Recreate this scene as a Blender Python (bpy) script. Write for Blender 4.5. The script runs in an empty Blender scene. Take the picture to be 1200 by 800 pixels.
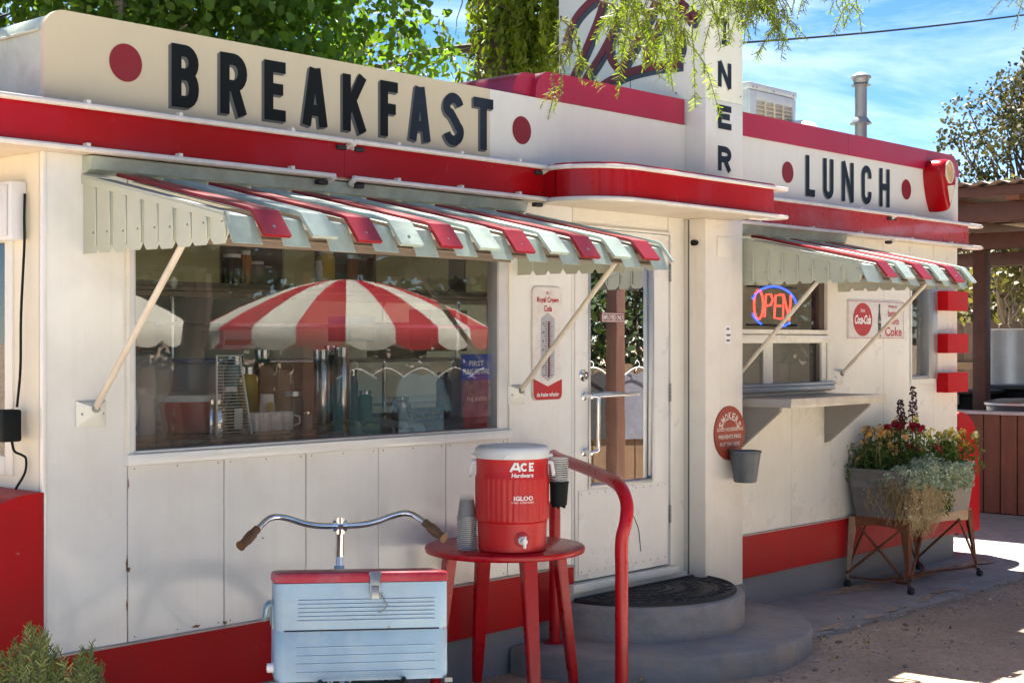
import bpy, bmesh, math, random
from mathutils import Vector, Matrix, Quaternion
import numpy as np
R = math.radians
random.seed(7); rng = np.random.default_rng(7)
scene = bpy.context.scene
COL = scene.collection

# ------------------------------------------------------------------ camera
cd = bpy.data.cameras.new('camera'); cam = bpy.data.objects.new('camera', cd); COL.objects.link(cam)
cd.sensor_width = 36; cd.lens = 52.0; cd.clip_start = .05; cd.clip_end = 3000
cam.location = (0, -4.85, 1.6); cam.rotation_euler = (R(90), 0, R(-47.9))
scene.camera = cam

# ------------------------------------------------------------------ light
SUN_EL, SUN_AZ = R(62), R(28)
w = bpy.data.worlds.new('World'); scene.world = w; w.use_nodes = True
nt = w.node_tree; nt.nodes.clear()
def n_(t, nt=nt, **k):
    nd = nt.nodes.new(t)
    for a, b in k.items(): setattr(nd, a, b)
    return nd
sky = n_('ShaderNodeTexSky', sky_type='NISHITA', sun_disc=False, sun_elevation=SUN_EL, sun_rotation=SUN_AZ,
         air_density=.8, dust_density=.0, ozone_density=1.6, altitude=2200)
tc = n_('ShaderNodeTexCoord'); mp = n_('ShaderNodeMapping'); mp.inputs['Scale'].default_value = (1.3, 1.9, 6.5)
mp.inputs['Rotation'].default_value = (.25, .12, .5)
nz = n_('ShaderNodeTexNoise'); nz.inputs['Scale'].default_value = 2.1; nz.inputs['Detail'].default_value = 9
nz.inputs['Roughness'].default_value = .62; nz.inputs['Distortion'].default_value = .55
cr = n_('ShaderNodeValToRGB'); cr.color_ramp.elements[0].position = .47; cr.color_ramp.elements[1].position = .86
cr.color_ramp.elements[0].color = (0, 0, 0, 1); cr.color_ramp.elements[1].color = (1, 1, 1, 1)
mul = n_('ShaderNodeMath', operation='MULTIPLY'); mul.inputs[1].default_value = .6
mx = n_('ShaderNodeMix', data_type='RGBA'); mx.inputs['B'].default_value = (9.5, 10.0, 10.6, 1)
bg = n_('ShaderNodeBackground'); bg.inputs['Strength'].default_value = .055
wo = n_('ShaderNodeOutputWorld')
L = nt.links.new
L(tc.outputs['Generated'], mp.inputs['Vector']); L(mp.outputs[0], nz.inputs['Vector']); L(nz.outputs['Fac'], cr.inputs[0])
L(cr.outputs[0], mul.inputs[0]); hs = n_('ShaderNodeHueSaturation'); hs.inputs['Saturation'].default_value = 1.25; hs.inputs['Value'].default_value = .92; L(sky.outputs[0], hs.inputs['Color'])
L(mul.outputs[0], mx.inputs['Factor']); L(hs.outputs[0], mx.inputs['A'])
L(mx.outputs['Result'], bg.inputs[0]); L(bg.outputs[0], wo.inputs[0])
ld = bpy.data.lights.new('sun', 'SUN'); lo = bpy.data.objects.new('sun', ld); COL.objects.link(lo)
ld.energy = 5.0; ld.angle = R(.55); ld.color = (1, .945, .86)
sv = Vector((math.cos(SUN_EL)*math.sin(SUN_AZ), math.cos(SUN_EL)*math.cos(SUN_AZ), math.sin(SUN_EL)))
lo.rotation_euler = sv.to_track_quat('Z', 'Y').to_euler(); lo.location = sv*40
scene.view_settings.view_transform = 'Standard'; scene.view_settings.look = 'None'
scene.view_settings.gamma = 1; scene.view_settings.exposure = 2.2
scene.cycles.max_bounces = 8; scene.cycles.transparent_max_bounces = 12

# ------------------------------------------------------------------ geometry helpers
class MB:
    """collects faces of one mesh"""
    def __init__(s): s.v = []; s.f = []; s.m = []; s.cm = 0
    def add(s, vs, fs):
        b = len(s.v); s.v += [tuple(v) for v in vs]
        for f in fs: s.f.append(tuple(i+b for i in f)); s.m.append(s.cm)
        return s
    def box(s, x0, x1, y0, y1, z0, z1, bev=0, seg=2):
        bm = bmesh.new(); bmesh.ops.create_cube(bm, size=1)
        for v in bm.verts:
            v.co = ((x0+x1)/2+v.co.x*(x1-x0), (y0+y1)/2+v.co.y*(y1-y0), (z0+z1)/2+v.co.z*(z1-z0))
        if bev: bmesh.ops.bevel(bm, geom=bm.edges[:], offset=bev, segments=seg, affect='EDGES', profile=.5)
        return s.bm(bm)
    def bm(s, bm, M=None):
        if M is not None: bm.transform(M)
        bm.verts.index_update()
        s.add([v.co[:] for v in bm.verts], [[v.index for v in f.verts] for f in bm.faces]); bm.free(); return s
    def prism(s, poly, a, b, axis='z', cap=True):
        n = len(poly)
        def P(p, t): return {'z': (p[0], p[1], t), 'y': (p[0], t, p[1]), 'x': (t, p[0], p[1])}[axis]
        vs = [P(p, a) for p in poly]+[P(p, b) for p in poly]
        fs = [(i, (i+1) % n, n+(i+1) % n, n+i) for i in range(n)]
        if cap: fs += [tuple(range(n))[::-1], tuple(range(n, 2*n))]
        return s.add(vs, fs)
    def tube(s, pts, r, n=8, cap=True):
        pts = [Vector(p) for p in pts]; m = len(pts)
        rs = r if isinstance(r, (list, tuple)) else [r]*m
        t = [(pts[min(i+1, m-1)]-pts[max(i-1, 0)]).normalized() for i in range(m)]
        u = t[0].orthogonal().normalized(); vs = []
        for i in range(m):
            u = (u-t[i]*u.dot(t[i]));  u = u.normalized() if u.length > 1e-6 else t[i].orthogonal().normalized()
            w_ = t[i].cross(u)
            for k in range(n):
                a = 2*math.pi*k/n; vs.append(pts[i]+(u*math.cos(a)+w_*math.sin(a))*rs[i])
        fs = [(i*n+k, i*n+(k+1) % n, (i+1)*n+(k+1) % n, (i+1)*n+k) for i in range(m-1) for k in range(n)]
        if cap: fs += [tuple(range(n))[::-1], tuple(range((m-1)*n, m*n))]
        return s.add(vs, fs)
    def lathe(s, prof, c=(0, 0, 0), n=32, M=None):
        vs = []; m = len(prof)
        for r, z in prof:
            for k in range(n):
                a = 2*math.pi*k/n; p = Vector((r*math.cos(a), r*math.sin(a), z))
                if M is not None: p = M @ p
                vs.append((p.x+c[0], p.y+c[1], p.z+c[2]))
        fs = [(i*n+k, i*n+(k+1) % n, (i+1)*n+(k+1) % n, (i+1)*n+k) for i in range(m-1) for k in range(n)]
        fs += [tuple(range(n))[::-1], tuple(range((m-1)*n, m*n))]
        return s.add(vs, fs)
    def strip(s, prof, x0, x1, th):
        """bent sheet: profile in (y, z), between two x, with a thickness upward"""
        n = len(prof); nr = []
        for i in range(n):
            a = prof[max(i-1, 0)]; b = prof[min(i+1, n-1)]; d = Vector((b[0]-a[0], b[1]-a[1])).normalized()
            nr.append((d.y, -d.x))
        up = [(p[0]+q[0]*th, p[1]+q[1]*th) for p, q in zip(prof, nr)]
        poly = list(prof)+up[::-1]
        return s.prism(poly, x0, x1, 'x', cap=False)._ends(n, x0)
    def _ends(s, n, x0):
        b = len(s.v)-4*n
        for o in (0, 2*n):
            for i in range(n-1):
                s.f.append((b+o+i, b+o+i+1, b+o+2*n-2-i, b+o+2*n-1-i)); s.m.append(s.cm)
        return s
    def xf(s, M):
        s.v = [tuple(M @ Vector(v)) for v in s.v]; return s
    def build(s, name, mats, parent=None, smooth=40, recalc=True):
        me = bpy.data.meshes.new(name); me.from_pydata(s.v, [], s.f)
        mats = mats if isinstance(mats, (list, tuple)) else [mats]
        for m in mats: me.materials.append(m)
        if len(mats) > 1: me.polygons.foreach_set('material_index', s.m)
        if recalc and len(s.f) < 30000:
            bm = bmesh.new(); bm.from_mesh(me); bmesh.ops.recalc_face_normals(bm, faces=bm.faces[:]); bm.to_mesh(me); bm.free()
        if smooth:
            me.polygons.foreach_set('use_smooth', [True]*len(me.polygons)); me.set_sharp_from_angle(angle=R(smooth))
        o = bpy.data.objects.new(name, me); COL.objects.link(o)
        if parent is not None:
            o.parent = parent; org = base(parent)
            me.transform(Matrix.Translation(-org))
        return o
ORG = {}
def base(o):
    while o is not None:
        if o.name in ORG: return ORG[o.name]
        o = o.parent
    return Vector((0, 0, 0))
def tag(o, label, cat, group=None, kind=None):
    o['label'] = label; o['category'] = cat
    if group: o['group'] = group
    if kind: o['kind'] = kind
    return o
def struct(o): o['kind'] = 'structure'; return o
def thing(name, label, cat, loc=(0, 0, 0), group=None):
    """an Empty at the base of a thing; its parts are modelled in world coordinates and hang on it"""
    o = bpy.data.objects.new(name, None); COL.objects.link(o); o.location = loc; o.empty_display_size = .1
    ORG[o.name] = Vector(loc); return tag(o, label, cat, group)
def solo(o, loc=None):
    """move a one-mesh thing's origin to its base"""
    me = o.data; c = np.empty(len(me.vertices)*3); me.vertices.foreach_get('co', c); c = c.reshape(-1, 3)
    p = Vector(((c[:, 0].min()+c[:, 0].max())/2, (c[:, 1].min()+c[:, 1].max())/2, c[:, 2].min()))
    me.transform(Matrix.Translation(-p)); o.location = p; return o
def copy_tree(o, parent=None):
    c = o.copy(); COL.objects.link(c); c.parent = parent
    for ch in o.children: copy_tree(ch, c)
    return c
def place(o, loc, rz=0): o.location = loc; o.rotation_euler[2] = rz; return o
def arc(cx, cy, r, a0, a1, n=8):
    return [(cx+r*math.cos(R(a0+(a1-a0)*i/n)), cy+r*math.sin(R(a0+(a1-a0)*i/n))) for i in range(n+1)]
def catmull(pts, k=6):
    P = [Vector(p) for p in pts]; P = [P[0]*2-P[1]]+P+[P[-1]*2-P[-2]]; out = []
    for i in range(1, len(P)-2):
        for j in range(k):
            t = j/k; a, b, c, d = P[i-1:i+3]
            out.append(.5*((2*b)+(c-a)*t+(2*a-5*b+4*c-d)*t*t+(3*b-a-3*c+d)*t**3))
    return out+[P[-2]]
def ribbon(pts, wd, closed=False):
    """flat stroke with mitred joints, 2-D"""
    P = []
    for p in pts:
        q = Vector(p[:2])
        if not P or (q-P[-1]).length > 1e-5: P.append(q)
    n = len(P); vs = []
    for i in range(n):
        a = P[(i-1) % n] if closed or i > 0 else None; b = P[(i+1) % n] if closed or i < n-1 else None
        d1 = (P[i]-a).normalized() if a is not None else None; d2 = (b-P[i]).normalized() if b is not None else None
        d1 = d1 or d2; d2 = d2 or d1
        n1 = Vector((-d1.y, d1.x)); n2 = Vector((-d2.y, d2.x)); m = (n1+n2)
        m = m.normalized() if m.length > 1e-5 else n1
        k = wd/2/max(m.dot(n1), .45); vs += [P[i]+m*k, P[i]-m*k]
    fs = [(2*i, 2*i+1, (2*i+3) % (2*n), (2*i+2) % (2*n)) for i in range(n if closed else n-1)]
    return vs, fs
def strokes(mb, lst, wd, fn, dz=.0004):
    for i, st in enumerate(lst):
        closed = isinstance(st, tuple); pts = st[0] if closed else st
        vs, fs = ribbon(pts, wd, closed); mb.add([fn(v.x, v.y, i*dz) for v in vs], fs)
    return mb
def text_mesh(body, bold=0.0, shear=0.0, spacing=1.0):
    cu = bpy.data.curves.new('t', 'FONT'); cu.body = body; cu.size = 1; cu.offset = bold; cu.shear = shear
    cu.space_character = spacing; cu.fill_mode = 'FRONT'; cu.resolution_u = 2
    ob = bpy.data.objects.new('t', cu); COL.objects.link(ob)
    me = bpy.data.meshes.new_from_object(ob.evaluated_get(bpy.context.evaluated_depsgraph_get()))
    vs = [tuple(v.co) for v in me.vertices]; fs = [tuple(p.vertices) for p in me.polygons]
    bpy.data.objects.remove(ob); bpy.data.curves.remove(cu); bpy.data.meshes.remove(me)
    a = np.array(vs)[:, :2]; mn = a.min(0); mxx = a.max(0)
    return (a-mn)/(mxx-mn), fs
def text(mb, body, w_, h, fn, bold=0., shear=0., cx=0, cz=0, spacing=1.0):
    """write body in a w x h box centred on (cx, cz) of a surface given by fn(u, v, d)"""
    a, fs = text_mesh(body, bold, shear, spacing)
    return mb.add([fn(cx+(p[0]-.5)*w_, cz+(p[1]-.5)*h, 0) for p in a], fs)
def onY(X, Z, Y): return lambda u, v, d: (X+u, Y-d, Z+v)       # a surface facing -Y

# ------------------------------------------------------------------ materials
MATS = {}
def mat(name):
    m = bpy.data.materials.new(name); m.use_nodes = True; nt = m.node_tree; nt.nodes.clear(); return m, nt
def paint(name, col, rough=.45, var=.10, vs=2.5, dirt=0., dcol=(.12, .10, .08), ds=3., streak=0., bump=0., bs=60., metal=0., coat=0.,
          wave=0., spec=.5, island=0., alpha=None, rvar=.12, grain=None, chips=0., ccol=(.5, .5, .5), chs=30.):
    m, nt = mat(name); L = nt.links.new
    def nd(t, **k):
        x = nt.nodes.new(t)
        for a, b in k.items(): setattr(x, a, b)
        return x
    def noise(scale, detail=6, vec=None, rough=.6):
        x = nd('ShaderNodeTexNoise'); x.inputs['Scale'].default_value = scale; x.inputs['Detail'].default_value = detail
        x.inputs['Roughness'].default_value = rough
        L(vec if vec is not None else geo.outputs['Position'], x.inputs['Vector']); return x
    geo = nd('ShaderNodeNewGeometry'); bs_ = nd('ShaderNodeBsdfPrincipled'); out = nd('ShaderNodeOutputMaterial')
    L(bs_.outputs[0], out.inputs[0])
    tcn = nd('ShaderNodeTexCoord'); vec = tcn.outputs['Object']
    n1 = noise(vs, 5, vec)
    c = nd('ShaderNodeMix', data_type='RGBA')
    c.inputs['A'].default_value = (*[x*(1-var) for x in col], 1); c.inputs['B'].default_value = (*[min(1, x*(1+var)) for x in col], 1)
    r = nd('ShaderNodeMapRange'); r.inputs[1].default_value = .3; r.inputs[2].default_value = .7; L(n1.outputs['Fac'], r.inputs[0])
    L(r.outputs[0], c.inputs['Factor']); cur = c.outputs['Result']
    def mixin(fac, color, blend='MIX'):
        nonlocal cur
        x = nd('ShaderNodeMix', data_type='RGBA', blend_type=blend); L(cur, x.inputs['A'])
        if hasattr(color, 'links'): L(color, x.inputs['B'])
        else: x.inputs['B'].default_value = (*color, 1)
        L(fac, x.inputs['Factor']); cur = x.outputs['Result']
    if grain:
        mpn = nd('ShaderNodeMapping'); mpn.inputs['Scale'].default_value = grain; L(vec, mpn.inputs[0])
        g = noise(1, 4, mpn.outputs[0]); gr = nd('ShaderNodeMapRange'); gr.inputs[1].default_value = .35; gr.inputs[2].default_value = .75
        gr.inputs[4].default_value = .55; L(g.outputs['Fac'], gr.inputs[0]); mixin(gr.outputs[0], tuple(x*.45 for x in col))
    if island:
        hv = nd('ShaderNodeHueSaturation'); mr = nd('ShaderNodeMapRange'); mr.inputs[3].default_value = 1-island; mr.inputs[4].default_value = 1+island
        oi = nd('ShaderNodeObjectInfo'); ad = nd('ShaderNodeMath', operation='ADD'); L(oi.outputs['Random'], ad.inputs[0])
        L(geo.outputs['Random Per Island'], ad.inputs[1]); fr = nd('ShaderNodeMath', operation='FRACT'); L(ad.outputs[0], fr.inputs[0])
        L(fr.outputs[0], mr.inputs[0]); L(mr.outputs[0], hv.inputs['Value']); L(cur, hv.inputs['Color']); cur = hv.outputs[0]
    if streak:
        mpn = nd('ShaderNodeMapping'); mpn.inputs['Scale'].default_value = (22, 22, .9); L(vec, mpn.inputs[0])
        g = noise(1, 5, mpn.outputs[0]); gr = nd('ShaderNodeMapRange'); gr.inputs[1].default_value = .52; gr.inputs[2].default_value = .8
        gr.inputs[4].default_value = streak; L(g.outputs['Fac'], gr.inputs[0]); mixin(gr.outputs[0], dcol)
    if dirt:
        g = noise(ds, 9, vec, .72); gr = nd('ShaderNodeMapRange'); gr.inputs[1].default_value = .46; gr.inputs[2].default_value = .70
        gr.inputs[4].default_value = dirt; L(g.outputs['Fac'], gr.inputs[0]); mixin(gr.outputs[0], dcol)
    if chips:
        g = noise(chs, 6, vec, .7); gr = nd('ShaderNodeMapRange'); gr.inputs[1].default_value = .72-chips*.2; gr.inputs[2].default_value = .74-chips*.2
        L(g.outputs['Fac'], gr.inputs[0]); mixin(gr.outputs[0], ccol)
    L(cur, bs_.inputs['Base Color'])
    n2 = noise(vs*4, 5, vec); rr = nd('ShaderNodeMapRange'); rr.inputs[3].default_value = max(.02, rough-rvar); rr.inputs[4].default_value = min(1, rough+rvar)
    L(n2.outputs['Fac'], rr.inputs[0]); L(rr.outputs[0], bs_.inputs['Roughness'])
    bs_.inputs['Metallic'].default_value = metal; bs_.inputs['Specular IOR Level'].default_value = spec
    if coat: bs_.inputs['Coat Weight'].default_value = coat; bs_.inputs['Coat Roughness'].default_value = .06
    nrm = None
    if wave:
        g = noise(1.6, 2, vec); b = nd('ShaderNodeBump'); b.inputs['Strength'].default_value = wave; b.inputs['Distance'].default_value = .05
        L(g.outputs['Fac'], b.inputs['Height']); nrm = b
    if bump:
        g = noise(bs, 6, vec); b = nd('ShaderNodeBump'); b.inputs['Strength'].default_value = bump; b.inputs['Distance'].default_value = .01
        L(g.outputs['Fac'], b.inputs['Height'])
        if nrm: L(nrm.outputs[0], b.inputs['Normal'])
        nrm = b
    if nrm:
        L(nrm.outputs[0], bs_.inputs['Normal'])
        if coat: L(nrm.outputs[0], bs_.inputs['Coat Normal'])
    if alpha is not None: bs_.inputs['Alpha'].default_value = alpha
    MATS[name] = m; return m
def leafmat(name, col, col2, trans=.45, var=.35, rough=.5):
    m, nt = mat(name); L = nt.links.new; nd = nt.nodes.new
    geo = nd('ShaderNodeNewGeometry'); mixc = nd('ShaderNodeMix'); mixc.data_type = 'RGBA'
    mixc.inputs['A'].default_value = (*col, 1); mixc.inputs['B'].default_value = (*col2, 1); L(geo.outputs['Random Per Island'], mixc.inputs['Factor'])
    nz = nd('ShaderNodeTexNoise'); nz.inputs['Scale'].default_value = 1.3; L(geo.outputs['Position'], nz.inputs['Vector'])
    mr = nd('ShaderNodeMapRange'); mr.inputs[1].default_value = .3; mr.inputs[2].default_value = .7; mr.inputs[3].default_value = 1-var; mr.inputs[4].default_value = 1+var
    L(nz.outputs['Fac'], mr.inputs[0]); hv = nd('ShaderNodeHueSaturation'); L(mixc.outputs['Result'], hv.inputs['Color']); L(mr.outputs[0], hv.inputs['Value'])
    pb = nd('ShaderNodeBsdfPrincipled'); pb.inputs['Roughness'].default_value = rough; pb.inputs['Specular IOR Level'].default_value = .35
    L(hv.outputs[0], pb.inputs['Base Color'])
    tr = nd('ShaderNodeBsdfTranslucent'); g2 = nd('ShaderNodeMix'); g2.data_type = 'RGBA'; g2.blend_type = 'MULTIPLY'; g2.inputs['Factor'].default_value = 1
    g2.inputs['B'].default_value = (1.7, 1.6, .55, 1); L(hv.outputs[0], g2.inputs['A']); L(g2.outputs['Result'], tr.inputs['Color'])
    ms = nd('ShaderNodeMixShader'); ms.inputs[0].default_value = trans; L(pb.outputs[0], ms.inputs[1]); L(tr.outputs[0], ms.inputs[2])
    o = nd('ShaderNodeOutputMaterial'); L(ms.outputs[0], o.inputs[0]); return m
def glassmat(name, ior=1.9, tint=(.93, .95, .94), rough=.0, wob=.004, haze=0.):
    m, nt = mat(name); L = nt.links.new; nd = nt.nodes.new
    fr = nd('ShaderNodeFresnel'); fr.inputs['IOR'].default_value = ior
    g = nd('ShaderNodeBsdfGlossy'); g.inputs['Roughness'].default_value = rough; t = nd('ShaderNodeBsdfTransparent'); t.inputs[0].default_value = (*tint, 1)
    tcn = nd('ShaderNodeTexCoord'); nz = nd('ShaderNodeTexNoise'); nz.inputs['Scale'].default_value = 2.2; L(tcn.outputs['Object'], nz.inputs['Vector'])
    b = nd('ShaderNodeBump'); b.inputs['Strength'].default_value = wob; b.inputs['Distance'].default_value = .05; L(nz.outputs['Fac'], b.inputs['Height'])
    L(b.outputs[0], g.inputs['Normal'])
    ms = nd('ShaderNodeMixShader'); L(fr.outputs[0], ms.inputs[0]); L(t.outputs[0], ms.inputs[1]); L(g.outputs[0], ms.inputs[2])
    last = ms.outputs[0]
    if haze:
        d = nd('ShaderNodeBsdfDiffuse'); d.inputs[0].default_value = (.6, .58, .54, 1); m2 = nd('ShaderNodeMixShader'); hz = nd('ShaderNodeTexNoise'); hz.inputs['Scale'].default_value = 3.5; hz.inputs['Detail'].default_value = 7; L(tcn.outputs['Object'], hz.inputs['Vector']); hm = nd('ShaderNodeMapRange'); hm.inputs[1].default_value = .3; hm.inputs[2].default_value = .75; hm.inputs[3].default_value = haze*.35; hm.inputs[4].default_value = haze*1.5; L(hz.outputs['Fac'], hm.inputs[0]); L(hm.outputs[0], m2.inputs[0])
        L(last, m2.inputs[1]); L(d.outputs[0], m2.inputs[2]); last = m2.outputs[0]
    o = nd('ShaderNodeOutputMaterial'); L(last, o.inputs[0]); return m
def glow(name, col, strength):
    m, nt = mat(name); e = nt.nodes.new('ShaderNodeEmission'); e.inputs[0].default_value = (*col, 1); e.inputs[1].default_value = strength
    o = nt.nodes.new('ShaderNodeOutputMaterial'); nt.links.new(e.outputs[0], o.inputs[0]); return m

CREAM = paint('cream_enamel', (.73, .71, .625), .30, .05, 1.2, dirt=.16, dcol=(.42, .36, .27), ds=5, streak=.22, wave=.06, bump=.05, bs=18, chips=.16, ccol=(.30, .24, .18), chs=55)
LOWER = paint('cream_enamel_glossy', (.73, .735, .70), .22, .05, 1.2, dirt=.16, dcol=(.42, .36, .27), ds=4, streak=.16, coat=.22, wave=.35, bump=.04, bs=14, chips=.10, ccol=(.30, .24, .18), chs=60)
SIGNC = paint('sign_cream', (.58, .52, .36), .50, .05, 1.1, dirt=.10, dcol=(.44, .40, .30), ds=4, streak=.12, bump=.04, bs=12)
SIGNW = paint('sign_offwhite', (.70, .71, .64), .45, .04, 1.5, dirt=.10, dcol=(.44, .40, .32), ds=4, streak=.12, bump=.04, bs=12)
GREENW = paint('weathered_pale_green_metal', (.45, .53, .43), .5, .16, 3, dirt=.6, dcol=(.28, .32, .25), ds=7, streak=.35, bump=.1, bs=50)
RED = paint('red_enamel', (.33, .002, .005), .24, .12, 2, coat=.22, spec=.2, wave=.12, dirt=.22, dcol=(.30, .012, .014), ds=7, streak=.25, chips=.08, ccol=(.38, .12, .10), chs=34)
REDB = paint('red_base_paint', (.40, .004, .008), .42, .14, 2, spec=.18, streak=.25, dirt=.3, dcol=(.22, .018, .018), ds=6, wave=.05, bump=.05, bs=30, chips=.10, ccol=(.55, .35, .3), chs=22)
REDD = paint('dark_red_print', (.21, .007, .013), .5, .06, 4)
REDT = paint('red_table_paint', (.42, .003, .010), .30, .12, 5, coat=.2, spec=.25, dirt=.2, dcol=(.24, .006, .012), ds=12, bump=.06, bs=40, chips=.05, ccol=(.5, .25, .25), chs=40)
BLACK = paint('black_letter', (.007, .010, .010), .6, .2, 6, spec=.15)
NAVY = paint('faded_navy_letter', (.018, .028, .042), .6, .3, 9, spec=.15)
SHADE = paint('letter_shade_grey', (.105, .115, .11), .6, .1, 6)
AWNP = paint('awning_pale_metal', (.36, .43, .37), .45, .18, 6, dirt=.6, dcol=(.24, .28, .24), ds=14, streak=.12, bump=.12, bs=70, chips=.16, ccol=(.36, .38, .34), chs=35)
AWNS = paint('awning_side_metal', (.42, .45, .36), .45, .08, 5, dirt=.3, dcol=(.40, .42, .34), ds=9, streak=.2, bump=.06, bs=60)
AWNR = paint('awning_red_metal', (.25, .008, .013), .42, .14, 6, dirt=.3, dcol=(.22, .03, .03), ds=16, bump=.12, bs=60, chips=.12, ccol=(.45, .18, .16), chs=40)
AWNB = paint('awning_beam_brown', (.22, .17, .13), .55, .15, 5)
TUBE = paint('glass_tube_white', (.72, .68, .62), .22, .06, 6, dirt=.3, dcol=(.4, .36, .3), ds=20)
STEEL = paint('brushed_aluminium', (.46, .48, .50), .40, .08, 6, metal=.85, dirt=.2, dcol=(.4, .4, .4), ds=10)
CHROME = paint('chrome', (.78, .79, .80), .12, .05, 8, metal=1., rvar=.06)
ALUP = paint('grey_aluminium_frame', (.60, .62, .63), .42, .07, 6, metal=.35, dirt=.2, dcol=(.35, .34, .32), ds=14)
DARK = paint('dark_gap', (.015, .013, .012), .8, .1, 4)
RUBBER = paint('black_rubber', (.018, .018, .019), .6, .25, 12, bump=.1, bs=80)
FOUND = paint('grey_painted_plinth', (.21, .22, .235), .7, .12, 3, dirt=.35, dcol=(.14, .13, .12), ds=6, bump=.25, bs=30)
STEP = paint('grey_painted_concrete', (.25, .25, .255), .6, .16, 3, dirt=.95, dcol=(.30, .235, .18), ds=3.2, bump=.9, bs=20, chips=.18, ccol=(.38, .34, .30), chs=22, grain=(8, 8, 12))
SCREW = paint('screw_grey', (.25, .25, .24), .45, .2, 10, metal=.6)
GLASS = glassmat('window_glass', 2.05, wob=.006, rough=.010, haze=.03)
GLASSD = glassmat('door_glass', 1.75, wob=.005, rough=.006, haze=.015)
GLASSS = glassmat('sliding_glass_dusty', 1.7, wob=.008, haze=.16)
REDM = paint('red_block_paint', (.45, .004, .008), .45, .10, 4, spec=.12, dirt=.2, dcol=(.22, .02, .02), ds=10)
WHITE = paint('white_plastic', (.78, .78, .77), .35, .04, 6)

# ================================================================== GROUND
gm = paint('gravel_dirt', (.45, .335, .245), .95, .25, .9, dirt=.6, dcol=(.29, .21, .15), ds=2.2, bump=1.0, bs=42, chips=.30, ccol=(.52, .43, .35), chs=85, spec=.2, grain=(26, 26, 26))
conc = paint('pavement_concrete', (.34, .33, .32), .85, .12, 1.5, dirt=.45, dcol=(.24, .185, .14), ds=2.6, bump=.5, bs=45, spec=.3, grain=(7, 7, 7), chips=.12, ccol=(.24, .17, .12), chs=40)
def hgrid(x0, x1, y0, y1, step, f):
    nx = int((x1-x0)/step)+1; ny = int((y1-y0)/step)+1; mb = MB()
    mb.add([(x0+i*step, y0+j*step, f(x0+i*step, y0+j*step)) for j in range(ny) for i in range(nx)],
           [(j*nx+i, j*nx+i+1, (j+1)*nx+i+1, (j+1)*nx+i) for j in range(ny-1) for i in range(nx-1)])
    return mb
from mathutils import noise as mn
def gz(x, y):
    d = max(0, -y-.72)                                       # the dirt laps up to the pavement edge
    return -.012+.016*mn.noise((x*.9, y*.9, 3))+.010*mn.noise((x*3.1, y*3.1, 1))-.004
g = MB()
X0, X1, Y0, Y1 = -4.0, 16.0, -12.0, -.5
S_ = .1; nx = int((X1-X0)/S_)+1; ny = int((Y1-Y0)/S_)+1
xs = [X0+i*S_ for i in range(nx)]; ys = [Y0+j*S_ for j in range(ny)]
xs = [-900, -200, -40, -12]+xs+[24, 50, 200, 900]; ys = [-900, -200, -50, -20]+ys+[2, 8, 20, 60, 200, 900]
def gzz(x, y):
    if X0 < x < X1 and Y0 < y < Y1-.05: return gz(x, y)
    return -.02
g.add([(x, y, gzz(x, y)) for y in ys for x in xs], [(j*len(xs)+i, j*len(xs)+i+1, (j+1)*len(xs)+i+1, (j+1)*len(xs)+i) for j in range(len(ys)-1) for i in range(len(xs)-1)])
struct(g.build('ground', gm, recalc=False))
# pavement strip in front of the diner, with a ragged dirt-covered edge, running on past its right end
edge = [(6.5+i*.12, -.72+.05*mn.noise((i*.33, 1, 1))+.022*mn.noise((i*1.3, 4, 1))) for i in range(int((16-6.5)/.12)+1)]
pv = MB(); poly = edge+[(16, 9), (10.2, 9), (10.2, .4), (6.5, .4)]
pv.prism(poly, -.05, .012, 'z'); struct(pv.build('pavement', conc, smooth=0))
# drifted dirt lying on the pavement beside the plinth
dr = MB()
def drift(cx, cy, lx, ly, rot, seed, z=.0165):
    pts = [(cx, cy, z+.006)]; n = 36
    for k in range(n):
        a = 2*math.pi*k/n; q = 1+.45*mn.noise((math.cos(a)*1.3+seed, math.sin(a)*1.3, seed))+.35*mn.noise((math.cos(a)*4+seed, math.sin(a)*4, seed))+.2*mn.noise((math.cos(a)*11+seed, math.sin(a)*11, seed))
        u, v = lx*q*math.cos(a), ly*q*math.sin(a); pts.append((cx+u*math.cos(rot)-v*math.sin(rot), cy+u*math.sin(rot)+v*math.cos(rot), z))
    dr.add(pts, [(0, 1+k, 1+(k+1) % n) for k in range(n)])
for k in range(26):
    t = k/25; drift(8.3+2.0*t+random.gauss(0, .05), -.06-.10*t-abs(random.gauss(0, .06)), random.uniform(.06, .17), random.uniform(.025, .06), random.gauss(.05, .2), k*1.7, .0150+k*.00025)
for k in range(14): drift(7.2+3.6*random.random(), -.66+random.gauss(0, .03), random.uniform(.05, .14), random.uniform(.015, .04), random.gauss(0, .15), 40+k*1.3, .0150+k*.0003)
o = dr.build('dirt_drift', gm, smooth=0); tag(o, 'brown dirt drifted over the pavement beside the plinth', 'dirt', kind='stuff')
cpv = MB(); cpv.prism([(1.0, -2.15), (8.2, -2.15), (12.4, -2.4), (13.6, -3.4), (5.2, -7.7), (-2, -8.5), (-2, -4.0)], -.03, .006, 'z')
struct(cpv.build('bounce_paving', paint('bounce_paving_pale', (.60, .56, .48), .9, .1, 1, dirt=.3, dcol=(.4, .33, .26), ds=2, bump=.3, bs=50), smooth=0))  # unseen pale ground, added to bounce sunlight onto the lower walls
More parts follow.
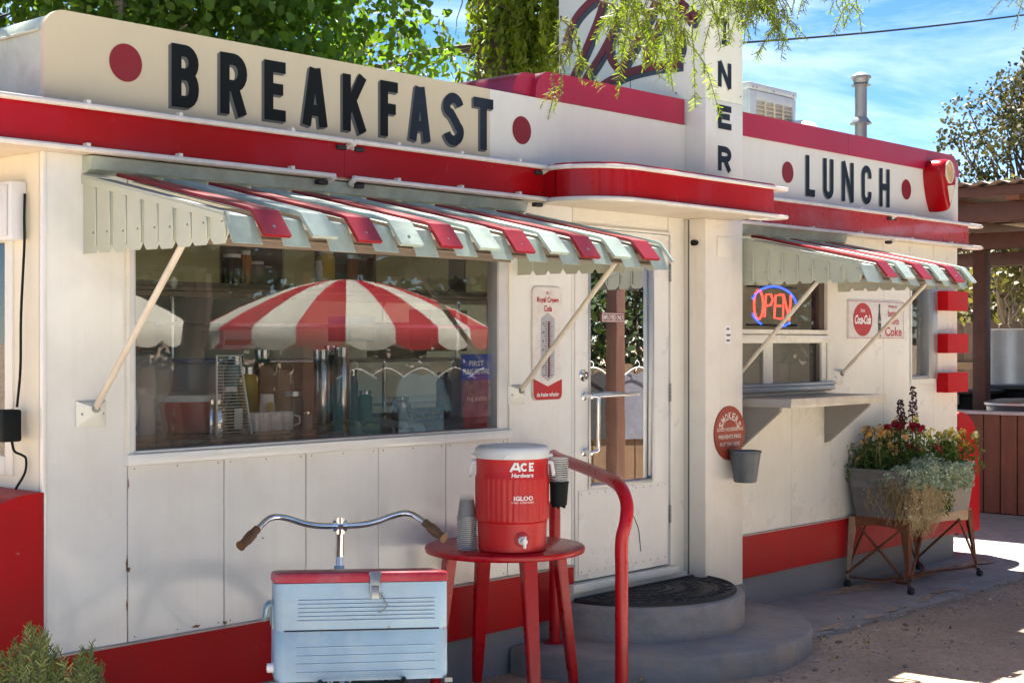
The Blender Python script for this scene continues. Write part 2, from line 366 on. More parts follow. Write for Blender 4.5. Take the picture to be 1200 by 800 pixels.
# pebbles and grit
st = MB(); ico = bmesh.new(); bmesh.ops.create_icosphere(ico, subdivisions=1, radius=1)
iv = [v.co.copy() for v in ico.verts]; iF = [[v.index for v in f.verts] for f in ico.faces]; ico.free()
for k in range(6500):
    if k < 5200: x = random.uniform(4.2, 11); y = random.uniform(-2.8, -.72 if x > 6.6 else -.02)
    else: x = random.uniform(4.2, 12); y = random.gauss(-.78, .12)
    if (x-6.315)**2+y*y < .99**2: continue
    s = random.choice([.002, .003, .003, .004, .004, .005, .0065, .015 if k % 9 == 0 else (.010 if k % 4 == 0 else .004)])
    z = (gz(x, y) if y < -.8 else (.008 if x > 6.5 else -.014))+s*.3; a = random.random()*6.28; sx, sy, szz = s*random.uniform(.8, 1.5), s, s*random.uniform(.45, .8)
    st.add([(x+(v.x*math.cos(a)*sx-v.y*math.sin(a)*sy), y+(v.x*math.sin(a)*sx+v.y*math.cos(a)*sy), z+v.z*szz) for v in iv], iF)
pm = paint('pebble', (.34, .275, .22), .9, .3, 40, island=.55)
o = st.build('gravel', pm, smooth=0, recalc=False); tag(o, 'small brown pebbles and grit strewn over the dirt', 'gravel', kind='stuff')
# fallen leaves near the steps
lm = paint('dead_leaf', (.42, .30, .13), .8, .2, 30, island=.3)
fl = MB()
for (x, y) in [(5.62, -1.02), (5.35, -.95), (7.05, -1.0), (6.3, -1.25), (7.25, -.85), (8.8, -.55), (5.0, -.75), (6.75, -1.15), (7.6, -.95), (5.75, -1.08)]+[(random.uniform(5.2, 9.5), -.55-abs(random.gauss(0, .55))) for q in range(34)]:
    if (x-6.315)**2+y*y < .98**2: continue
    
    a = random.random()*6.28; s = random.uniform(.010, .026); pts = []
    for k in range(6):
        t = 2*math.pi*k/6; pts.append((x+s*math.cos(t)*math.cos(a)-.6*s*math.sin(t)*math.sin(a), y+s*math.cos(t)*math.sin(a)+.6*s*math.sin(t)*math.cos(a), .012+.010*math.cos(2*t)+.006*random.random()))
    fl.add(pts, [tuple(range(6))])
o = fl.build('leaf_litter', lm, recalc=False); tag(o, 'dry tan leaves scattered on the dirt around the steps', 'leaf litter', kind='stuff')

# ================================================================== THE DINER
D = thing('diner_building', 'small cream and red enamel roadside diner with awnings and rooftop sign', 'diner', (6.5, 1.5, 0))
def P(name, mb, m, parent=None, **k): return mb.build(name, m, parent or D, **k)
XL, XR, YB = 2.836, 10.24, 3.3
P('plinth', MB().box(XL+.02, 6.815, .02, YB, -.05, .205).box(7.195, XR-.02, .02, YB, -.05, .205).box(6.81, 7.2, -.15, .4, -.05, .205), FOUND)
# front wall panels (each sheet its own piece, open joints)
def panel(x0, x1, z0, z1, m=CREAM, y0=0., y1=.03, name='wall_panel'):
    return P(name, MB().box(x0+.0018, x1-.0018, y0, y1, z0+.001, z1-.001, bev=.002, seg=1), m)
seams = [3.19, 3.64, 4.066, 4.482, 4.908, 5.335]
panel(XL, 3.19, .455, 2.30, LOWER)
for a, b in zip(seams[:-1], seams[1:]): panel(a, b, .455, 1.135, LOWER)
panel(3.19, 5.335, 2.02, 2.30)
panel(5.335, 5.83, .455, 2.30, LOWER)
panel(5.83, 6.655, 2.195, 2.30); panel(6.655, 6.81, .21, 2.30)
panel(7.20, 8.432, 2.02, 2.30)
panel(7.20, 7.95, .455, 1.29); panel(7.95, 8.432, .455, 1.29)
panel(8.432, 9.12, .455, 2.30); panel(9.12, 9.50, .455, 2.30)
panel(9.50, 9.864, .455, 1.30); panel(9.50, 9.864, 2.06, 2.30); panel(9.864, XR, .455, 2.30)
P('base_band', MB().box(XL, 4.10, -.010, .03, .20, .452, bev=.003, seg=1), REDB)
P('base_band', MB().box(4.103, 5.83, -.010, .03, .20, .452, bev=.003, seg=1), REDB)
P('base_band', MB().box(7.195, 8.70, -.010, .03, .20, .452, bev=.003, seg=1), REDB)
P('base_band', MB().box(8.703, XR, -.010, .03, .20, .452, bev=.003, seg=1), REDB)
tr = MB()
for a, b in ((XL, 5.83), (7.195, XR)): tr.box(a, b, -.014, 0, .450, .459)
P('trim_strip', tr, paint('trim_grey', (.38, .33, .30), .5, .2, 9))
# dark core behind the joints (with openings left free)
core = MB()
for a, b, c, d in [(XL+.01, 3.19, .2, 2.3), (3.19, 5.335, .2, 1.13), (3.19, 5.335, 2.03, 2.3), (5.335, 5.83, .2, 2.3), (5.83, 6.655, 2.2, 2.3), (6.655, 7.2, .2, 2.3),
                   (7.2, 8.432, .2, 1.28), (7.2, 8.432, 2.03, 2.3), (8.432, 9.5, .2, 2.3), (9.5, 9.864, .2, 1.29), (9.5, 9.864, 2.07, 2.3), (9.864, XR-.01, .2, 2.3)]:
    core.box(a, b, .0305, .10, c, d)
P('wall_core', core, DARK)
# left side wall with its window opening, right wall, back wall
LW = paint('cream_side_paint', (.68, .64, .50), .45, .05, 1.4, dirt=.12, dcol=(.42, .36, .27), ds=5, streak=.12, bump=.05, bs=16)
sw = MB()
for y0, y1, z0, z1 in [(.031, .215, .2, 2.3), (.215, 1.45, .2, 1.11), (.215, 1.45, 2.02, 2.3), (1.45, YB, .2, 2.3)]: sw.box(XL, XL+.06, y0, y1, z0, z1)
P('side_wall', sw, LW)
P('corner_trim', MB().box(XL-.006, XL+.012, -.006, .012, .46, 2.30, bev=.003), LOWER)
f = MB()
for y0, y1, z0, z1 in [(.205, .262, 1.10, 2.03), (1.40, 1.46, 1.10, 2.03), (.262, 1.40, 1.10, 1.172), (.262, 1.40, 1.97, 2.03)]: f.box(XL-.007, XL+.05, y0, y1, z0, z1, bev=.003)
wf = P('side_window', f, SIGNW); P('pane', MB().box(XL+.001, XL+.004, .262, 1.40, 1.172, 1.97), GLASS, wf)
P('sash_rail', MB().box(XL-.003, XL+.0005, .262, 1.40, 1.235, 1.262), SIGNW, wf)
IW = paint('interior_wall', (.62, .58, .46), .6, .1, 2)
P('end_wall', MB().box(XR-.06, XR, .031, YB, .2, 2.3), LW)
rw = MB()
for a, b, c, d in [(XL+.06, 8.65, .2, 2.3), (10.05, XR-.06, .2, 2.3), (8.65, 10.05, .2, 1.05), (8.65, 10.05, 2.12, 2.3)]: rw.box(a, b, YB-.08, YB, c, d)
P('rear_wall', rw, IW)
P('added_rear_window', MB().box(8.65, 10.05, YB-.05, YB-.02, 1.05, 1.09).box(8.65, 10.05, YB-.05, YB-.02, 2.08, 2.12).box(9.33, 9.37, YB-.05, YB-.02, 1.09, 2.08), SIGNW)  # unseen rear opening, added to let daylight into the dark interior
P('interior_floor', MB().box(XL+.06, XR-.06, .11, YB-.08, .206, .26), paint('brown_floor', (.12, .08, .055), .6, .3, 5))
P('ceiling', MB().box(XL+.06, XR-.06, .11, 1.05, 2.24, 2.295).box(XL+.06, 7.3, 2.75, YB-.08, 2.24, 2.295).box(9.0, XR-.06, 2.75, YB-.08, 2.24, 2.295).box(7.3, 9.0, 2.95, YB-.08, 2.24, 2.295).box(XL+.06, 3.25, 1.05, 2.75, 2.24, 2.295).box(6.45, XR-.06, 1.05, 1.75, 2.24, 2.295).box(6.45, 7.3, 1.75, 2.75, 2.24, 2.295).box(9.0, XR-.06, 1.75, 2.75, 2.24, 2.295), IW)
# ---------------- roof shell with rounded ends, sign panels
def rrect(x0, x1, z0, z1, rl, rr, n=8):
    p = [(x0, z0)]
    p += arc(x0+rl, z1-rl, rl, 180, 90, n) if rl else [(x0, z1)]
    p += arc(x1-rr, z1-rr, rr, 90, 0, n) if rr else [(x1, z1)]
    return p+[(x1, z0)]
rb = MB(); rb.prism(rrect(XL+.004, 6.815, 2.466, 2.806, .085, 0), .0215, 1.05, 'y'); rb.prism(rrect(XL+.004, 6.815, 2.466, 2.806, .085, 0), 2.75, YB, 'y')
rb.prism(rrect(XL+.004, 3.25, 2.466, 2.806, .085, 0), 1.05, 2.75, 'y'); rb.box(6.45, 6.815, 1.05, 2.75, 2.466, 2.806); P('roof_shell', rb, GREENW)
P('added_skylight', MB().box(3.25, 6.45, 1.05, 2.75, 2.78, 2.786), glassmat('added_skylight_glass', 1.45))  # unseen roof opening, added so daylight reaches the floor and counters
sm_ = MB(); sm_.tube([(XL+.0, .03, 2.735), (XL+.0, 1.2, 2.735), (XL, YB, 2.735)], .007, 6); P('roof_seam', sm_, GREENW)
P('sign_panel', MB().prism(rrect(XL, 5.20, 2.464, 2.812, .085, 0), -.004, .02, 'y'), SIGNC)
P('sign_panel', MB().prism(rrect(5.2025, 6.815, 2.464, 2.812, 0, 0), -.004, .02, 'y'), SIGNW)
P('sign_panel', MB().box(7.195, XR, -.004, .02, 2.44, 2.85), SIGNW)
P('roof_shell', MB().box(7.195, XR-.004, .0215, 1.75, 2.30, 2.84).box(7.195, XR-.004, 2.95, YB, 2.30, 2.84).box(7.195, 7.3, 1.75, 2.95, 2.30, 2.84).box(9.0, XR-.004, 1.75, 2.95, 2.30, 2.84), GREENW)
P('added_skylight', MB().box(7.3, 9.0, 1.75, 2.95, 2.80, 2.806), bpy.data.materials['added_skylight_glass'])  # another unseen roof opening, added to brighten the interior with sun
MAG = paint('red_cap_weathered', (.36, .012, .045), .36, .08, 1.5, dirt=.25, dcol=(.32, .06, .08), ds=4, wave=.03, bump=.04, bs=30)
cb = MB(); cb.prism(rrect(5.53, 6.795, 2.8135, 2.953, .115, 0), -.012, .20, 'y'); P('cap_band', cb, MAG)
P('cap_band_end', MB().prism(rrect(5.40, 5.56, 2.8135, 2.935, .10, 0), .02, .55, 'y'), MAG)
P('cap_band', MB().prism(rrect(7.195, 8.62, 2.8135, 2.953, 0, 0), -.014, .20, 'y'), MAG)
P('cap_band', MB().prism(rrect(8.623, 9.72, 2.8135, 2.953, 0, 0), -.014, .20, 'y'), MAG)
P('cap_band', MB().prism([(9.723, 2.8135), (9.723, 2.953)]+arc(10.10, 2.813, .14, 90, 0, 8)+[(10.24, 2.80), (10.2, 2.80), (10.12, 2.8135)], -.014, .20, 'y'), MAG)
# ---------------- red fascia bands
def band(name, plan, z0, z1, m=RED): return P(name, MB().prism(plan, z0, z1, 'z'), m)
band('fascia_band', [(XL+.02, YB), (2.41, YB)]+arc(2.60, .10, .19, 180, 270, 8)+[(4.20, -.09), (4.20, .0), (XL+.02, .0)], 2.298, 2.462)
band('fascia_band', [(4.202, -.09), (5.515, -.09), (5.515, 0), (4.202, 0)], 2.298, 2.462)
SOF = paint('soffit_paint', (.66, .58, .46), .5, .08, 2, dirt=.3, dcol=(.4, .25, .15), ds=5)
P('soffit', MB().prism([(XL-.002, YB), (2.43, YB), (2.43, .1), (2.6, -.075), (4.2, -.075), (4.2, -.002), (XL-.002, -.002)], 2.288, 2.2975, 'z').box(4.2, 5.51, -.075, -.002, 2.288, 2.2975), SOF)
can = [(5.50, -.001), (5.50, -.17)]+arc(5.78, -.165, .28, 180, 270, 14)+arc(7.02, -.395, .05, 270, 360, 5)+[(7.07, -.001)]
P('door_canopy', MB().prism(can, 2.298, 2.463, 'z'), RED)
cs = [(5.515, -.002), (5.515, -.17)]+arc(5.78, -.165, .265, 180, 270, 14)+[(7.055, -.43), (7.055, -.002)]
P('canopy_soffit', MB().prism(cs, 2.286, 2.2975, 'z'), SOF)
lip = MB()
for z in (2.296, 2.4625):
    vs = [Vector((p[0], p[1], z)) for p in can[1:-1]]; lip.tube(vs, .006, 6)
P('canopy_edge', lip, REDB)
PINK = paint('red_band_lunch', (.42, .012, .022), .28, .08, 2, coat=.4, dirt=.15, dcol=(.35, .06, .07), ds=5, wave=.05)
band('fascia_band', [(7.075, -.001), (7.075, -.10), (7.75, -.10), (7.75, -.001)], 2.292, 2.446, PINK)
band('fascia_band', [(7.7525, -.001), (7.7525, -.10)]+arc(10.20, -.04, .06, 270, 360, 5)+[(10.26, YB), (10.245, YB), (10.245, -.001)], 2.292, 2.446, PINK)
P('soffit', MB().box(7.08, 10.235, -.088, -.002, 2.282, 2.2915), SOF)
# ---------------- unlit tube lighting
def tubes(pts, hous=(), name='neon_tube', r=.0115):
    t = P(name, MB().tube(catmull(pts, 5), r, 8), TUBE)
    for h in hous: P('tube_housing', MB().box(h[0]-.026, h[0]+.026, h[1]-.02, h[1]+.012, h[2]-.008, h[2]+.012, bev=.005), RUBBER, t)
def straight(x0, x1, y, z, yw=None, up=0):
    yw = y+.035 if yw is None else yw; r = .028; sgn = -1
    a = [(x0+.03, yw, z+sgn*r*1.0), (x0+.004, yw-.01, z+sgn*r*.75), (x0, y, z+sgn*r*.3), (x0+.015, y, z)]
    n = max(2, int((x1-x0)/.5)); mid = [(x0+.05+(x1-x0-.1)*i/n, y, z) for i in range(n+1)]
    b = [(x1-.015, y, z), (x1, y, z+sgn*r*.3), (x1-.004, yw-.01, z+sgn*r*.75), (x1-.03, yw, z+sgn*r)]
    return a, mid, b
def run(x0, x1, y, z, h0=True, h1=True, loop0=True):
    a, m_, b = straight(x0, x1, y, z); tubes((a if loop0 else [])+m_+b, ([(x0+.045, y+.03, z-.03)] if h0 else [])+([(x1-.045, y+.03, z-.03)] if h1 else []))
run(2.2, 4.225, -.115, 2.452, False, True); run(4.235, 5.50, -.115, 2.452, True, True)
run(2.2, 4.12, -.115, 2.296, False, True); run(4.235, 5.50, -.115, 2.296, True, True)
def cantube(z, off):
    p = [(5.50-off*.2, -.12), (5.50-off, -.17)]+arc(5.78, -.165, .28+off, 178, 270, 9)+[(6.2, -.445-off), (6.6, -.445-off), (6.95, -.445-off), (7.10, -.445-off), (7.145, -.43-off), (7.15, -.36), (7.12, -.33), (7.0, -.30)]
    return [(x, y, z) for x, y in p]
tubes(cantube(2.446, .022)); tubes(cantube(2.290, .022))
run(7.09, 9.05, -.125, 2.445, True, True)
def lt(z): return [(9.06, -.09, z-.02), (9.055, -.125, z), (9.4, -.125, z), (9.8, -.125, z), (10.2, -.125, z), (10.38, -.12, z), (10.44, -.08, z), (10.40, -.035, z), (10.27, -.03, z)]
tubes(lt(2.445), [(9.08, -.09, 2.42)]); tubes(lt(2.288)); run(7.09, 9.05, -.125, 2.288, True, True)
clip = MB()
for x in [2.95, 3.35, 3.9, 4.5, 4.9, 5.3]:
    for z in (2.465, 2.309): clip.box(x-.008, x+.008, -.118, -.09, z-.006, z+.010)
for x in [7.4, 8.0, 8.6, 9.3, 9.9]:
    for z in (2.456, 2.30): clip.box(x-.008, x+.008, -.128, -.10, z-.006, z+.008)
o = P('tube_clip', clip, TUBE); o['kind'] = 'stuff'
# ---------------- blade sign / entrance pier
TW = paint('pier_cream', (.72, .68, .60), .45, .05, 1.5, dirt=.2, dcol=(.42, .36, .27), ds=5, streak=.15, bump=.06, bs=22, chips=.2, ccol=(.30, .24, .18), chs=70)
pier = P('pier', MB().box(6.817, 7.19, -.14, .30, .205, 2.286, bev=.006), TW)
P('pier_plinth', MB().box(6.812, 7.195, -.146, .30, .14, .212), FOUND, pier)
P('joint_strip', MB().box(6.813, 6.8168, -.03, -.022, .3, 2.28), SHADE, pier)
P('junction_cover', MB().box(6.925, 7.075, -.147, -.1405, 2.075, 2.19, bev=.003), TW, pier)
pic = MB()
for zz, w_ in ((1.665, .03), (1.63, .04), (1.60, .035)): pic.box(7.02, 7.02+w_, -.1415, -.1405, zz, zz+.012); 
P('sticker', MB().box(7.01, 7.065, -.1412, -.1402, 1.585, 1.69), WHITE, pier); o = P('sticker_print', pic.xf(Matrix.Translation((0, -.0008, 0))), SHADE, pier); o['kind'] = 'stuff'
sn = P('camera_sensor', MB().lathe([(.0, 0), (.016, 0), (.017, .015), (.012, .035), (0, .037)], (6.80, -.06, 2.15), 14, Matrix.Rotation(R(90), 3, 'X')), BLACK, pier)
bl = P('blade_sign', MB().box(6.817, 7.19, -.14, .93, 2.955, 4.3, bev=.005), paint('blade_sign_paint', (.66, .70, .62), .5, .05, 2, dirt=.15, dcol=(.42, .42, .34), ds=5, streak=.12))
P('tower_front', MB().box(6.817, 7.19, -.14, .30, 2.464, 2.9545, bev=.004), SIGNW)
P('panel_joint', MB().box(6.8155, 6.8175, .383, .387, 2.96, 4.3), SHADE, bl)
sc = MB()
for y in (.06, .3, .45, .7): sc.lathe([(.006, 0), (.006, .002), (0, .003)], (6.8155, y, 3.0), 8, Matrix.Rotation(R(-90), 3, 'Y'))
for x in (6.84, 7.165):
    for z in (2.52, 3.0, 3.5): sc.lathe([(.005, 0), (.005, .002), (0, .003)], (x, -.1405, z), 8, Matrix.Rotation(R(90), 3, 'X'))
o = P('screw', sc, SCREW); o['kind'] = 'stuff'
# ---------------- lettering painted on the sign panels
def ell(cx, cy, rx, ry, a0, a1, n=12): return [(cx+rx*math.cos(R(a0+(a1-a0)*i/n)), cy+ry*math.sin(R(a0+(a1-a0)*i/n))) for i in range(n+1)]
def glyph(ch, w_, h, s):
    i = s/2; l, r, b, t, m = i, w_-i, i, h-i, h*.53
    if ch == 'B': return [[(l, 0), (l, h)], [(l, t), (w_*.5, t)]+ell(w_*.5, (t+m)/2, r-w_*.5-.01*w_, (t-m)/2, 90, -90, 10)+[(l, m)], [(l, m), (w_*.55, m)]+ell(w_*.55, (m+b)/2, r-w_*.55, (m-b)/2, 90, -90, 10)+[(l, b)]]
    if ch == 'R': return [[(l, 0), (l, h)], [(l, t), (w_*.5, t)]+ell(w_*.5, (t+h*.47)/2, r-w_*.5, (t-h*.47)/2, 90, -90, 10)+[(l, h*.47)], [(w_*.48, h*.5), (r, 0)]]
    if ch == 'E': return [[(l, 0), (l, h)], [(0, t), (w_, t)], [(0, m), (w_*.88, m)], [(0, b), (w_, b)]]
    if ch == 'F': return [[(l, 0), (l, h)], [(0, t), (w_, t)], [(0, m*.95), (w_*.88, m*.95)]]
    if ch == 'A': return [[(i*.9, 0), (w_*.5-i*.25, h)], [(w_-i*.9, 0), (w_*.5+i*.25, h)], [(w_*.22, h*.27), (w_*.78, h*.27)]]
    if ch == 'K': return [[(l, 0), (l, h)], [(l, h*.33), (r+i*.2, h)], [(w_*.40, h*.56), (r+i*.2, 0)]]
    if ch == 'S': return [ell(w_*.5, h*.72, w_*.5-i, h*.28-i, 15, 180, 12)+ell(w_*.5, h*.72, w_*.5-i, h*.22-i, 190, 250, 5)+[(w_*.62, h*.45)]+ell(w_*.5, h*.28, w_*.5-i, h*.22-i, 50, 0, 5)+ell(w_*.5, h*.28, w_*.5-i, h*.28-i, -10, -165, 12)]
    if ch == 'T': return [[(0, t), (w_, t)], [(w_/2, 0), (w_/2, h)]]
    if ch == 'L': return [[(l, 0), (l, h)], [(0, b), (w_, b)]]
    if ch == 'U': return [[(l, h), (l, w_*.5)]+ell(w_/2, w_*.5, w_/2-i, w_*.5-i, 180, 360, 10)+[(r, h)]]
    if ch == 'N': return [[(l, 0), (l, h)], [(r, 0), (r, h)], [(l*.9, h), (w_-l*.9, 0)]]
    if ch == 'C': return [[(r, h*.68), (r, h-w_*.5)]+ell(w_/2, h-w_*.5, w_/2-i, w_*.5-i, 0, 180, 10)+ell(w_/2, w_*.5, w_/2-i, w_*.5-i, 180, 360, 10)+[(r, h*.33)]]
    if ch == 'H': return [[(l, 0), (l, h)], [(r, 0), (r, h)], [(0, h*.52), (w_, h*.52)]]
    if ch == 'I': return [[(w_/2, 0), (w_/2, h)], [(0, t), (w_, t)], [(0, b), (w_, b)]]
    if ch == 'D': return [[(l, 0), (l, h)], [(l, t), (w_*.4, t)]+ell(w_*.4, h/2, r-w_*.4, t-h/2, 90, -90, 12)+[(l, b)]]
def letter(ch, x0, x1, z0, z1, s, y, m, shade=None, sh=(-.013, -.010)):
    st = glyph(ch, x1-x0, z1-z0, s)
    L1 = P('letter', strokes(MB(), st, s, lambda u, v, d: (x0+u, y-.0030-d, z0+v)), m, smooth=0, recalc=False)
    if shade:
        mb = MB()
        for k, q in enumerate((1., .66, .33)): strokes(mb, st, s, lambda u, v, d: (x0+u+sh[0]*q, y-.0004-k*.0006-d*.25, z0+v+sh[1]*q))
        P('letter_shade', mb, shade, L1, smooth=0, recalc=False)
ZT, ZB = 2.762, 2.515
for ch, a, b in [('B', 3.383, 3.512), ('R', 3.615, 3.750), ('E', 3.838, 3.950), ('A', 4.042, 4.178), ('K', 4.266, 4.402), ('F', 4.487, 4.594), ('A', 4.666, 4.800), ('S', 4.884, 5.022), ('T', 5.088, 5.226)]:
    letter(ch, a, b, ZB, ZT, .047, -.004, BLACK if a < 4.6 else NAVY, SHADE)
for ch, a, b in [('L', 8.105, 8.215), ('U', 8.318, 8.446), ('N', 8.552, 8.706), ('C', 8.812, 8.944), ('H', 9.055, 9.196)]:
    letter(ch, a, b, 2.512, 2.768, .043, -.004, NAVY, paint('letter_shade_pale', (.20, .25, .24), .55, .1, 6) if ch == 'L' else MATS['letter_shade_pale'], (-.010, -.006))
for ch, z0, z1 in [('D', 3.505, 3.655), ('I', 3.27, 3.42), ('N', 3.030, 3.172), ('E', 2.795, 2.930), ('R', 2.560, 2.700)]:
    letter(ch, 6.935 if ch != 'I' else 6.97, 7.068 if ch != 'I' else 7.03, z0, z1, .036 if ch != 'I' else .030, -.14, NAVY)
def disc(mb, cx, cz, r, y, n=40, rz=None):
    rz = rz or r; return mb.add([(cx+r*math.cos(2*math.pi*k/n), y, cz+rz*math.sin(2*math.pi*k/n)) for k in range(n)], [tuple(range(n))])
for x, z, r in [(3.178, 2.655, .072), (5.433, 2.638, .069), (7.893, 2.640, .066), (9.437, 2.652, .070)]:
    P('painted_dot', disc(MB(), x, z, r, -.0065), REDD, smooth=0, recalc=False)
# script name on the blade sign (plane facing -X): y runs to the left as seen
SCR = paint('script_red', (.13, .012, .018), .5, .25, 9); SCB = paint('script_shadow', (.035, .05, .06), .5, .2, 9)
S1 = [catmull([(.885, 3.33), (.868, 3.40), (.840, 3.47), (.785, 3.54), (.70, 3.60), (.61, 3.63), (.595, 3.57), (.68, 3.40), (.815, 3.18), (.88, 3.08)], 6),
      catmull([(.42, 3.56), (.50, 3.43), (.60, 3.29), (.715, 3.165), (.79, 3.07)], 6),
      catmull([(.545, 3.37), (.53, 3.26), (.47, 3.195), (.40, 3.25), (.28, 3.42), (.17, 3.58)], 6),
      catmull([(.165, 3.43), (.20, 3.36), (.26, 3.255), (.275, 3.20)], 6),
      catmull([(-.075, 3.45), (-.045, 3.395), (-.01, 3.43), (.02, 3.50), (.06, 3.44), (.04, 3.33), (.035, 3.25), (.075, 3.205), (.12, 3.23)], 6),
      catmull([(.70, 3.03), (.60, 3.10), (.50, 3.135), (.37, 3.160), (.20, 3.17), (.03, 3.165)], 6)]
s1 = P('script_lettering', strokes(MB(), S1, .046, lambda u, v, d: (6.8125-d, u, v)), SCR, bl, smooth=0, recalc=False)
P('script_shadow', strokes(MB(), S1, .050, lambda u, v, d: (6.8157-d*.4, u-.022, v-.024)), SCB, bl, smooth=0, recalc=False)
# ---------------- corner blocks and end fenders
for z in (1.822, 1.517, 1.235):
    b = P('corner_block', MB().prism([(9.905, -.002), (9.905, -.088)]+arc(10.225, -.058, .03, 270, 360, 4)+[(10.255, .25), (10.2415, .25), (10.2415, -.002)], z, z+.139, 'z'), REDM)
fr = [(XR+.001, .185), (XR+.001, 1.072)]+arc(XR+.03, .752, .33, 92, 0, 12)+[(XR+.36, .185)]
P('end_fender', MB().prism([(x, z) for x, z in fr], -.006, 2.6, 'y'), REDB)
fl_ = [(XL-.001, .185), (XL-.001, 1.055)]+arc(XL-.03, .715, .34, 88, 180, 12)+[(XL-.37, .185)]
P('end_fender', MB().prism(fl_, -.006, 2.6, 'y'), REDB)
# ---------------- display window
wf = P('display_window', MB().box(3.19, 3.212, -.012, .07, 1.13, 2.02).box(5.262, 5.335, -.004, .07, 1.13, 2.02).box(3.212, 5.262, -.012, .07, 1.995, 2.02), ALUP)
P('window_head', MB().box(3.17, 5.345, -.016, -.0005, 1.985, 2.045, bev=.003), AWNB, wf)
P('window_sill', MB().box(3.175, 5.345, -.030, .07, 1.128, 1.172, bev=.006), LOWER, wf)
P('glazing_bar', MB().box(3.205, 5.27, -.012, .04, 1.1715, 1.184, bev=.002).box(5.249, 5.262, -.010, .05, 1.184, 1.995).box(3.211, 3.2185, -.010, .05, 1.184, 1.995), STEEL, wf)
P('pane', MB().add([(3.2185, .02, 1.184), (5.249, .02, 1.184), (5.249, .02, 1.995), (3.2185, .02, 1.995)], [(0, 1, 2, 3)]), GLASS, wf, smooth=0)
P('window_jamb', MB().box(3.178, 3.1895, -.014, 0, 1.13, 2.02).box(5.3355, 5.35, -.012, 0, 1.13, 2.02), CREAM, wf)
# ---------------- door
DW = paint('door_white', (.72, .71, .67), .3, .04, 1.6, dirt=.12, dcol=(.42, .36, .27), ds=5, streak=.1, wave=.08, bump=.05, bs=14, chips=.14, ccol=(.3, .25, .2), chs=55)
dm = MB().box(5.838, 5.945, -.012, .035, .372, 2.185, bev=.003).box(6.497, 6.647, -.012, .035, .372, 2.185, bev=.003).box(5.945, 6.497, -.012, .035, .372, .85).box(5.945, 6.497, -.012, .035, 2.06, 2.185)
door = P('door', dm, DW)
P('kick_plate', MB().box(5.86, 6.63, -.016, -.0125, .40, .83, bev=.001, seg=1), DW, door)
gb = MB()
for a, b, c, d in [(5.941, 5.955, .84, 2.07), (6.487, 6.503, .84, 2.07), (5.955, 6.487, .838, .856), (5.955, 6.487, 2.052, 2.07)]: gb.box(a, b, -.020, .01, c, d, bev=.002)
P('glazing_bead', gb, STEEL, door)
P('pane', MB().add([(5.95, .012, .85), (6.49, .012, .85), (6.49, .012, 2.06), (5.95, .012, 2.06)], [(0, 1, 2, 3)]), GLASSD, door, smooth=0)
hd = MB(); rx = Matrix.Rotation(R(90), 3, 'X')
for z in (1.318, 1.030): hd.lathe([(.0, 0), (.022, 0), (.022, .006), (.012, .010), (.010, .05), (.012, .056), (0, .058)], (5.905, -.012, z), 14, rx)
hd.tube([(5.905, -.062, 1.318), (5.93, -.066, 1.318), (6.25, -.066, 1.322), (6.33, -.05, 1.322)], .009, 10)
hd.tube(catmull([(5.90, -.062, 1.318), (5.952, -.070, 1.312), (5.955, -.072, 1.28), (5.952, -.072, 1.10), (5.950, -.070, 1.04), (5.91, -.062, 1.03)], 4), .010, 10)
P('handle', hd, CHROME, door)
P('deadbolt', MB().lathe([(0, 0), (.030, 0), (.031, .006), (.022, .014), (.020, .022), (.006, .023), (0, .021)], (5.898, -.012, 1.425), 18, rx), CHROME, door)
for z in (.60, 1.27, 1.93):
    hg = MB()
    for k in range(5): hg.tube([(6.651, -.02, z+k*.020), (6.651, -.02, z+k*.020+.0185)], .006, 8)
    P('hinge', hg, SCREW, door)
ck = MB(); ck.tube(catmull([(6.19, -.0175, .80), (6.24, -.0175, .755), (6.30, -.0175, .69), (6.36, -.0175, .60), (6.375, -.0175, .53), (6.385, -.0175, .47)], 4), .0022, 5); P('hairline_crack', ck, DARK, door)
rv = MB()
for i in range(12): rv.lathe([(.004, 0), (.003, .002), (0, .0025)], (5.88+i*.066, -.0162, .815), 6, rx); rv.lathe([(.004, 0), (.003, .002), (0, .0025)], (5.88+i*.066, -.0162, .415), 6, rx)
o = P('rivet', rv, SCREW, door); o['kind'] = 'stuff'
P('door_frame', MB().box(5.822, 5.836, -.004, .04, .37, 2.20).box(6.656, 6.672, -.018, .04, .37, 2.20).box(5.82, 6.672, -.020, .04, 2.188, 2.20), DW)
P('threshold', MB().box(5.78, 6.70, -.05, .05, .318, .362, bev=.006).box(5.78, 6.812, -.02, .05, .20, .318), SIGNW)
# ---------------- service window and narrow window
fm = MB().box(8.36, 8.432, -.012, .07, 1.30, 2.02).box(7.195, 8.36, -.012, .07, 1.645, 1.672).box(7.195, 8.36, -.006, .07, 1.985, 2.02)
sv_ = P('service_window', fm, CREAM)
P('sash_rail', MB().box(7.20, 8.36, -.026, .03, 1.590, 1.640, bev=.003), CREAM, sv_)
P('sash_frame', MB().box(8.30, 8.355, -.005, .05, 1.345, 1.59), CREAM, sv_); P('meeting_stile', MB().box(7.66, 7.76, .018, .05, 1.345, 1.59), CREAM, sv_)
P('sash_track', MB().box(7.20, 8.43, -.034, .05, 1.325, 1.345, bev=.003).box(7.20, 8.40, -.045, -.01, 1.293, 1.3245, bev=.003), STEEL, sv_)
P('dark_jamb', MB().box(8.26, 8.30, .01, .06, 1.345, 1.59).box(8.30, 8.36, .012, .07, 1.672, 1.985), paint('bronze_frame', (.07, .055, .04), .5, .2, 8), sv_)
